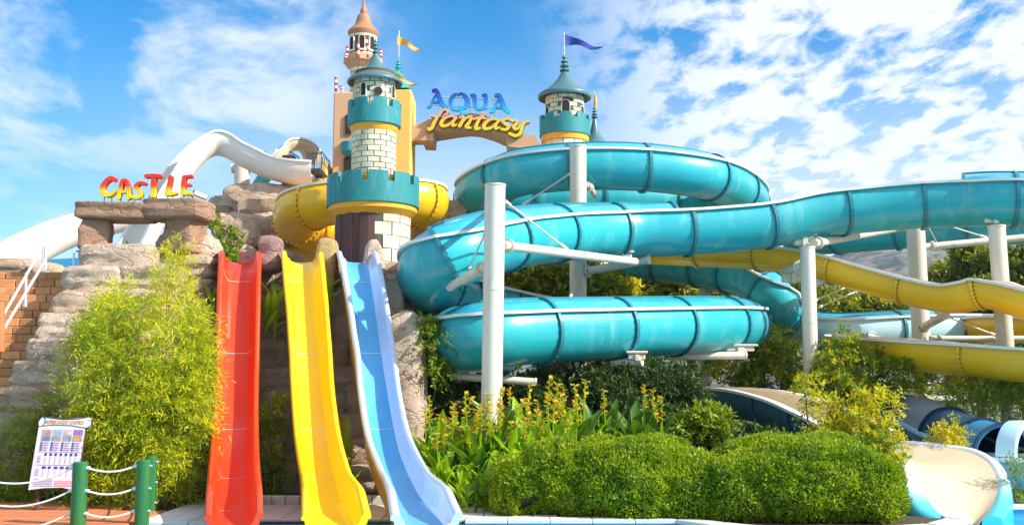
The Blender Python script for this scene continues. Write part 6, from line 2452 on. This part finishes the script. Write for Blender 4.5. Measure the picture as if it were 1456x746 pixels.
sh('shrub', 'sunny undergrowth below the yellow flume at right', 'shrub', [pb(1330, 545, 21.5, 60, 40, .8), pb(1420, 540, 21.5, 60, 36, .8), pb(1270, 560, 20.9, 50, 30, .7)], 1200, 11, 0.09, 0.04, 0.35, l_mid, stems=6, mat2=l_yel, frac2=0.3)


def tree(label, px, Y, top, blobs, n, mat, L=0.16, Wd=0.09, group='trees behind the flumes', mat2=None):
    base = P(px, 600, Y)
    t = thing('tree', label, 'tree', (base.x, Y, 0), group)
    ctr = Vector(blobs[0][0])
    mb = MB()
    fork = Vector((base.x, Y, 0)).lerp(ctr, 0.6)
    mb.tube([(base.x, Y, -.05), Vector((base.x, Y, 0)).lerp(fork, .5) + Vector((.06, 0, 0)), fork], [0.2, 0.16, 0.13], 10)
    mb.build('trunk', m_bark, t)
    mb = MB()
    for c, r in blobs:
        for i in range(3):
            tip = Vector(c) + Vector(rand_dirs(1)[0]) * min(r) * 0.8
            mb.tube([fork, fork.lerp(tip, .55) + Vector((0, 0, .15)), tip], [0.08, 0.05, 0.02], 6)
    mb.build('limb', m_bark, t)
    # clumps inside the crown
    cl, _ = blob_points(blobs, max(14, n // 60), 0.5)
    s = [(c, tuple(np.array((0.34, 0.34, 0.24)) * RNG.uniform(0.7, 1.5) * (L / 0.16))) for c in cl]
    if mat2:
        k = len(s) // 3
        sprays(s[:k], n // 3, 9, L, Wd, L * 2.2, 0.3, 0.35, mat2, t, 'crown', 0.5)
        s = s[k:]
    sprays(s, n, 9, L, Wd, L * 2.2, 0.3, 0.35, mat, t, 'crown', 0.5)
    return t


tree('dark broad tree seen under the middle teal run left of the cream columns', 700, 27, 360, [pb(690, 395, 27, 50, 40, 1), pb(740, 400, 27.5, 60, 40, 1), pb(660, 450, 26.5, 60, 60, 1)], 1300, l_tree)
tree('sunny olive tree between the two cream columns behind the coil', 770, 25.5, 360, [pb(770, 398, 25.5, 66, 40, .5), pb(840, 402, 25.6, 60, 38, .5), pb(800, 430, 25.4, 90, 40, .5)], 2300, l_treeo, mat2=l_mid)
tree('yellow-green tree right of the second cream column behind the coil', 890, 30, 372, [pb(880, 405, 30, 56, 34, 1.2), pb(930, 402, 31, 60, 34, 1.2), pb(900, 450, 29.5, 90, 60, 1.2)], 1800, l_treeo, mat2=l_yel)
tree('olive tree behind the slim far column', 985, 31, 380, [pb(980, 408, 31, 50, 32, 1.2), pb(1030, 425, 31.5, 50, 34, 1.2), pb(1000, 470, 30.5, 70, 50, 1.2)], 1500, l_treeo)
0 and tree('tree with feathery crown at right beyond the wide column', 1260, 42, 372, [pb(1256, 398, 42, 18, 20, .7), pb(1284, 406, 42.5, 18, 18, .8), pb(1250, 430, 41.5, 34, 20, 1)], 900, l_treeo, 0.2, 0.11)
tree('full olive tree right of the wide column', 1345, 40, 348, [pb(1350, 388, 40, 26, 28, 1.0), pb(1330, 402, 40, 20, 20, .8), pb(1376, 402, 40.5, 30, 30, 1), pb(1355, 432, 39.5, 50, 34, 1)], 1700, l_treeo, 0.2, 0.11)
tree('taller dark tree left of the right edge column', 1395, 38, 342, [pb(1392, 375, 38, 34, 32, 1.2), pb(1420, 395, 38, 34, 40, 1.1), pb(1390, 430, 37.5, 60, 40, 1)], 1600, l_tree, 0.2, 0.11)
tree('dark tree cut by the right edge of the picture', 1460, 36, 340, [pb(1455, 380, 36, 36, 40, 1.1), pb(1490, 400, 36, 40, 50, 1.1), pb(1450, 440, 35.5, 50, 40, 1)], 1500, l_tree, 0.2, 0.11)
tree('small tree far left of the slender column under the yellow flume', 1125, 36, 400, [pb(1120, 424, 36, 20, 26, 1), pb(1095, 430, 36, 24, 26, 1), pb(1185, 430, 36, 30, 16, 1)], 700, l_tree, 0.18, 0.1)
bushes = MB()


def far_wood():
    """belt of scrub between the park and the hillside"""
    blobs = []
    for i in range(46):
        px = -150 + i * 40
        Y = random.uniform(60, 85)
        top = 452 + random.uniform(-10, 14) if px > 640 else 480
        c = P(px, top + 36, Y)
        blobs.append((np.array(c), (2.2, 2.0, max(.5, P(px, top, Y).z - c.z))))
    o = sprays(blobs, 3600, 9, 0.34, 0.2, 0.7, 0.2, 0.3, l_tree, None, 'far_scrub', 0.5)
    tag(o, 'low belt of far scrub between the trees and the hillside', 'scrub', None, 'stuff')


far_wood()


def grass_tufts():
    n = 5200
    x = np.concatenate([RNG.uniform(-8.5, -3.3, n // 2), RNG.uniform(4.8, 9, n // 2)])
    y = np.concatenate([RNG.uniform(14.8, 16.6, n // 2), RNG.uniform(14.8, 18, n // 2)])
    p = np.stack([x, y, np.full_like(x, 0.0)], 1)
    d = np.stack([RNG.normal(0, .4, len(x)), RNG.normal(0, .4, len(x)), np.ones(len(x))], 1)
    o = leaf_mesh('grass', p, d, RNG.normal(size=(len(x), 3)), RNG.uniform(.06, .18, len(x)), 0.012, l_mid)
    tag(o, 'grass and low weeds at the foot of the bamboo and bushes', 'grass', None, 'stuff')


grass_tufts()


def haze():
    """thin summer air from the pool to the far hillside"""
    m = bpy.data.materials.new('thin_haze')
    m.use_nodes = True
    N, L = m.node_tree.nodes, m.node_tree.links
    N.clear()
    o = N.new('ShaderNodeOutputMaterial')
    v = N.new('ShaderNodeVolumePrincipled')
    v.inputs['Color'].default_value = (0.50, 0.70, 1.0, 1)
    v.inputs['Density'].default_value = 0.00022
    L.new(v.outputs[0], o.inputs['Volume'])
    mb = MB()
    mb.box((250, 580, 84), (2900, 1300, 171.8))
    tag(mb.build('haze', m, None, smooth=0), 'thin blue air between the park and the far hillside', None, None, 'stuff')


haze()
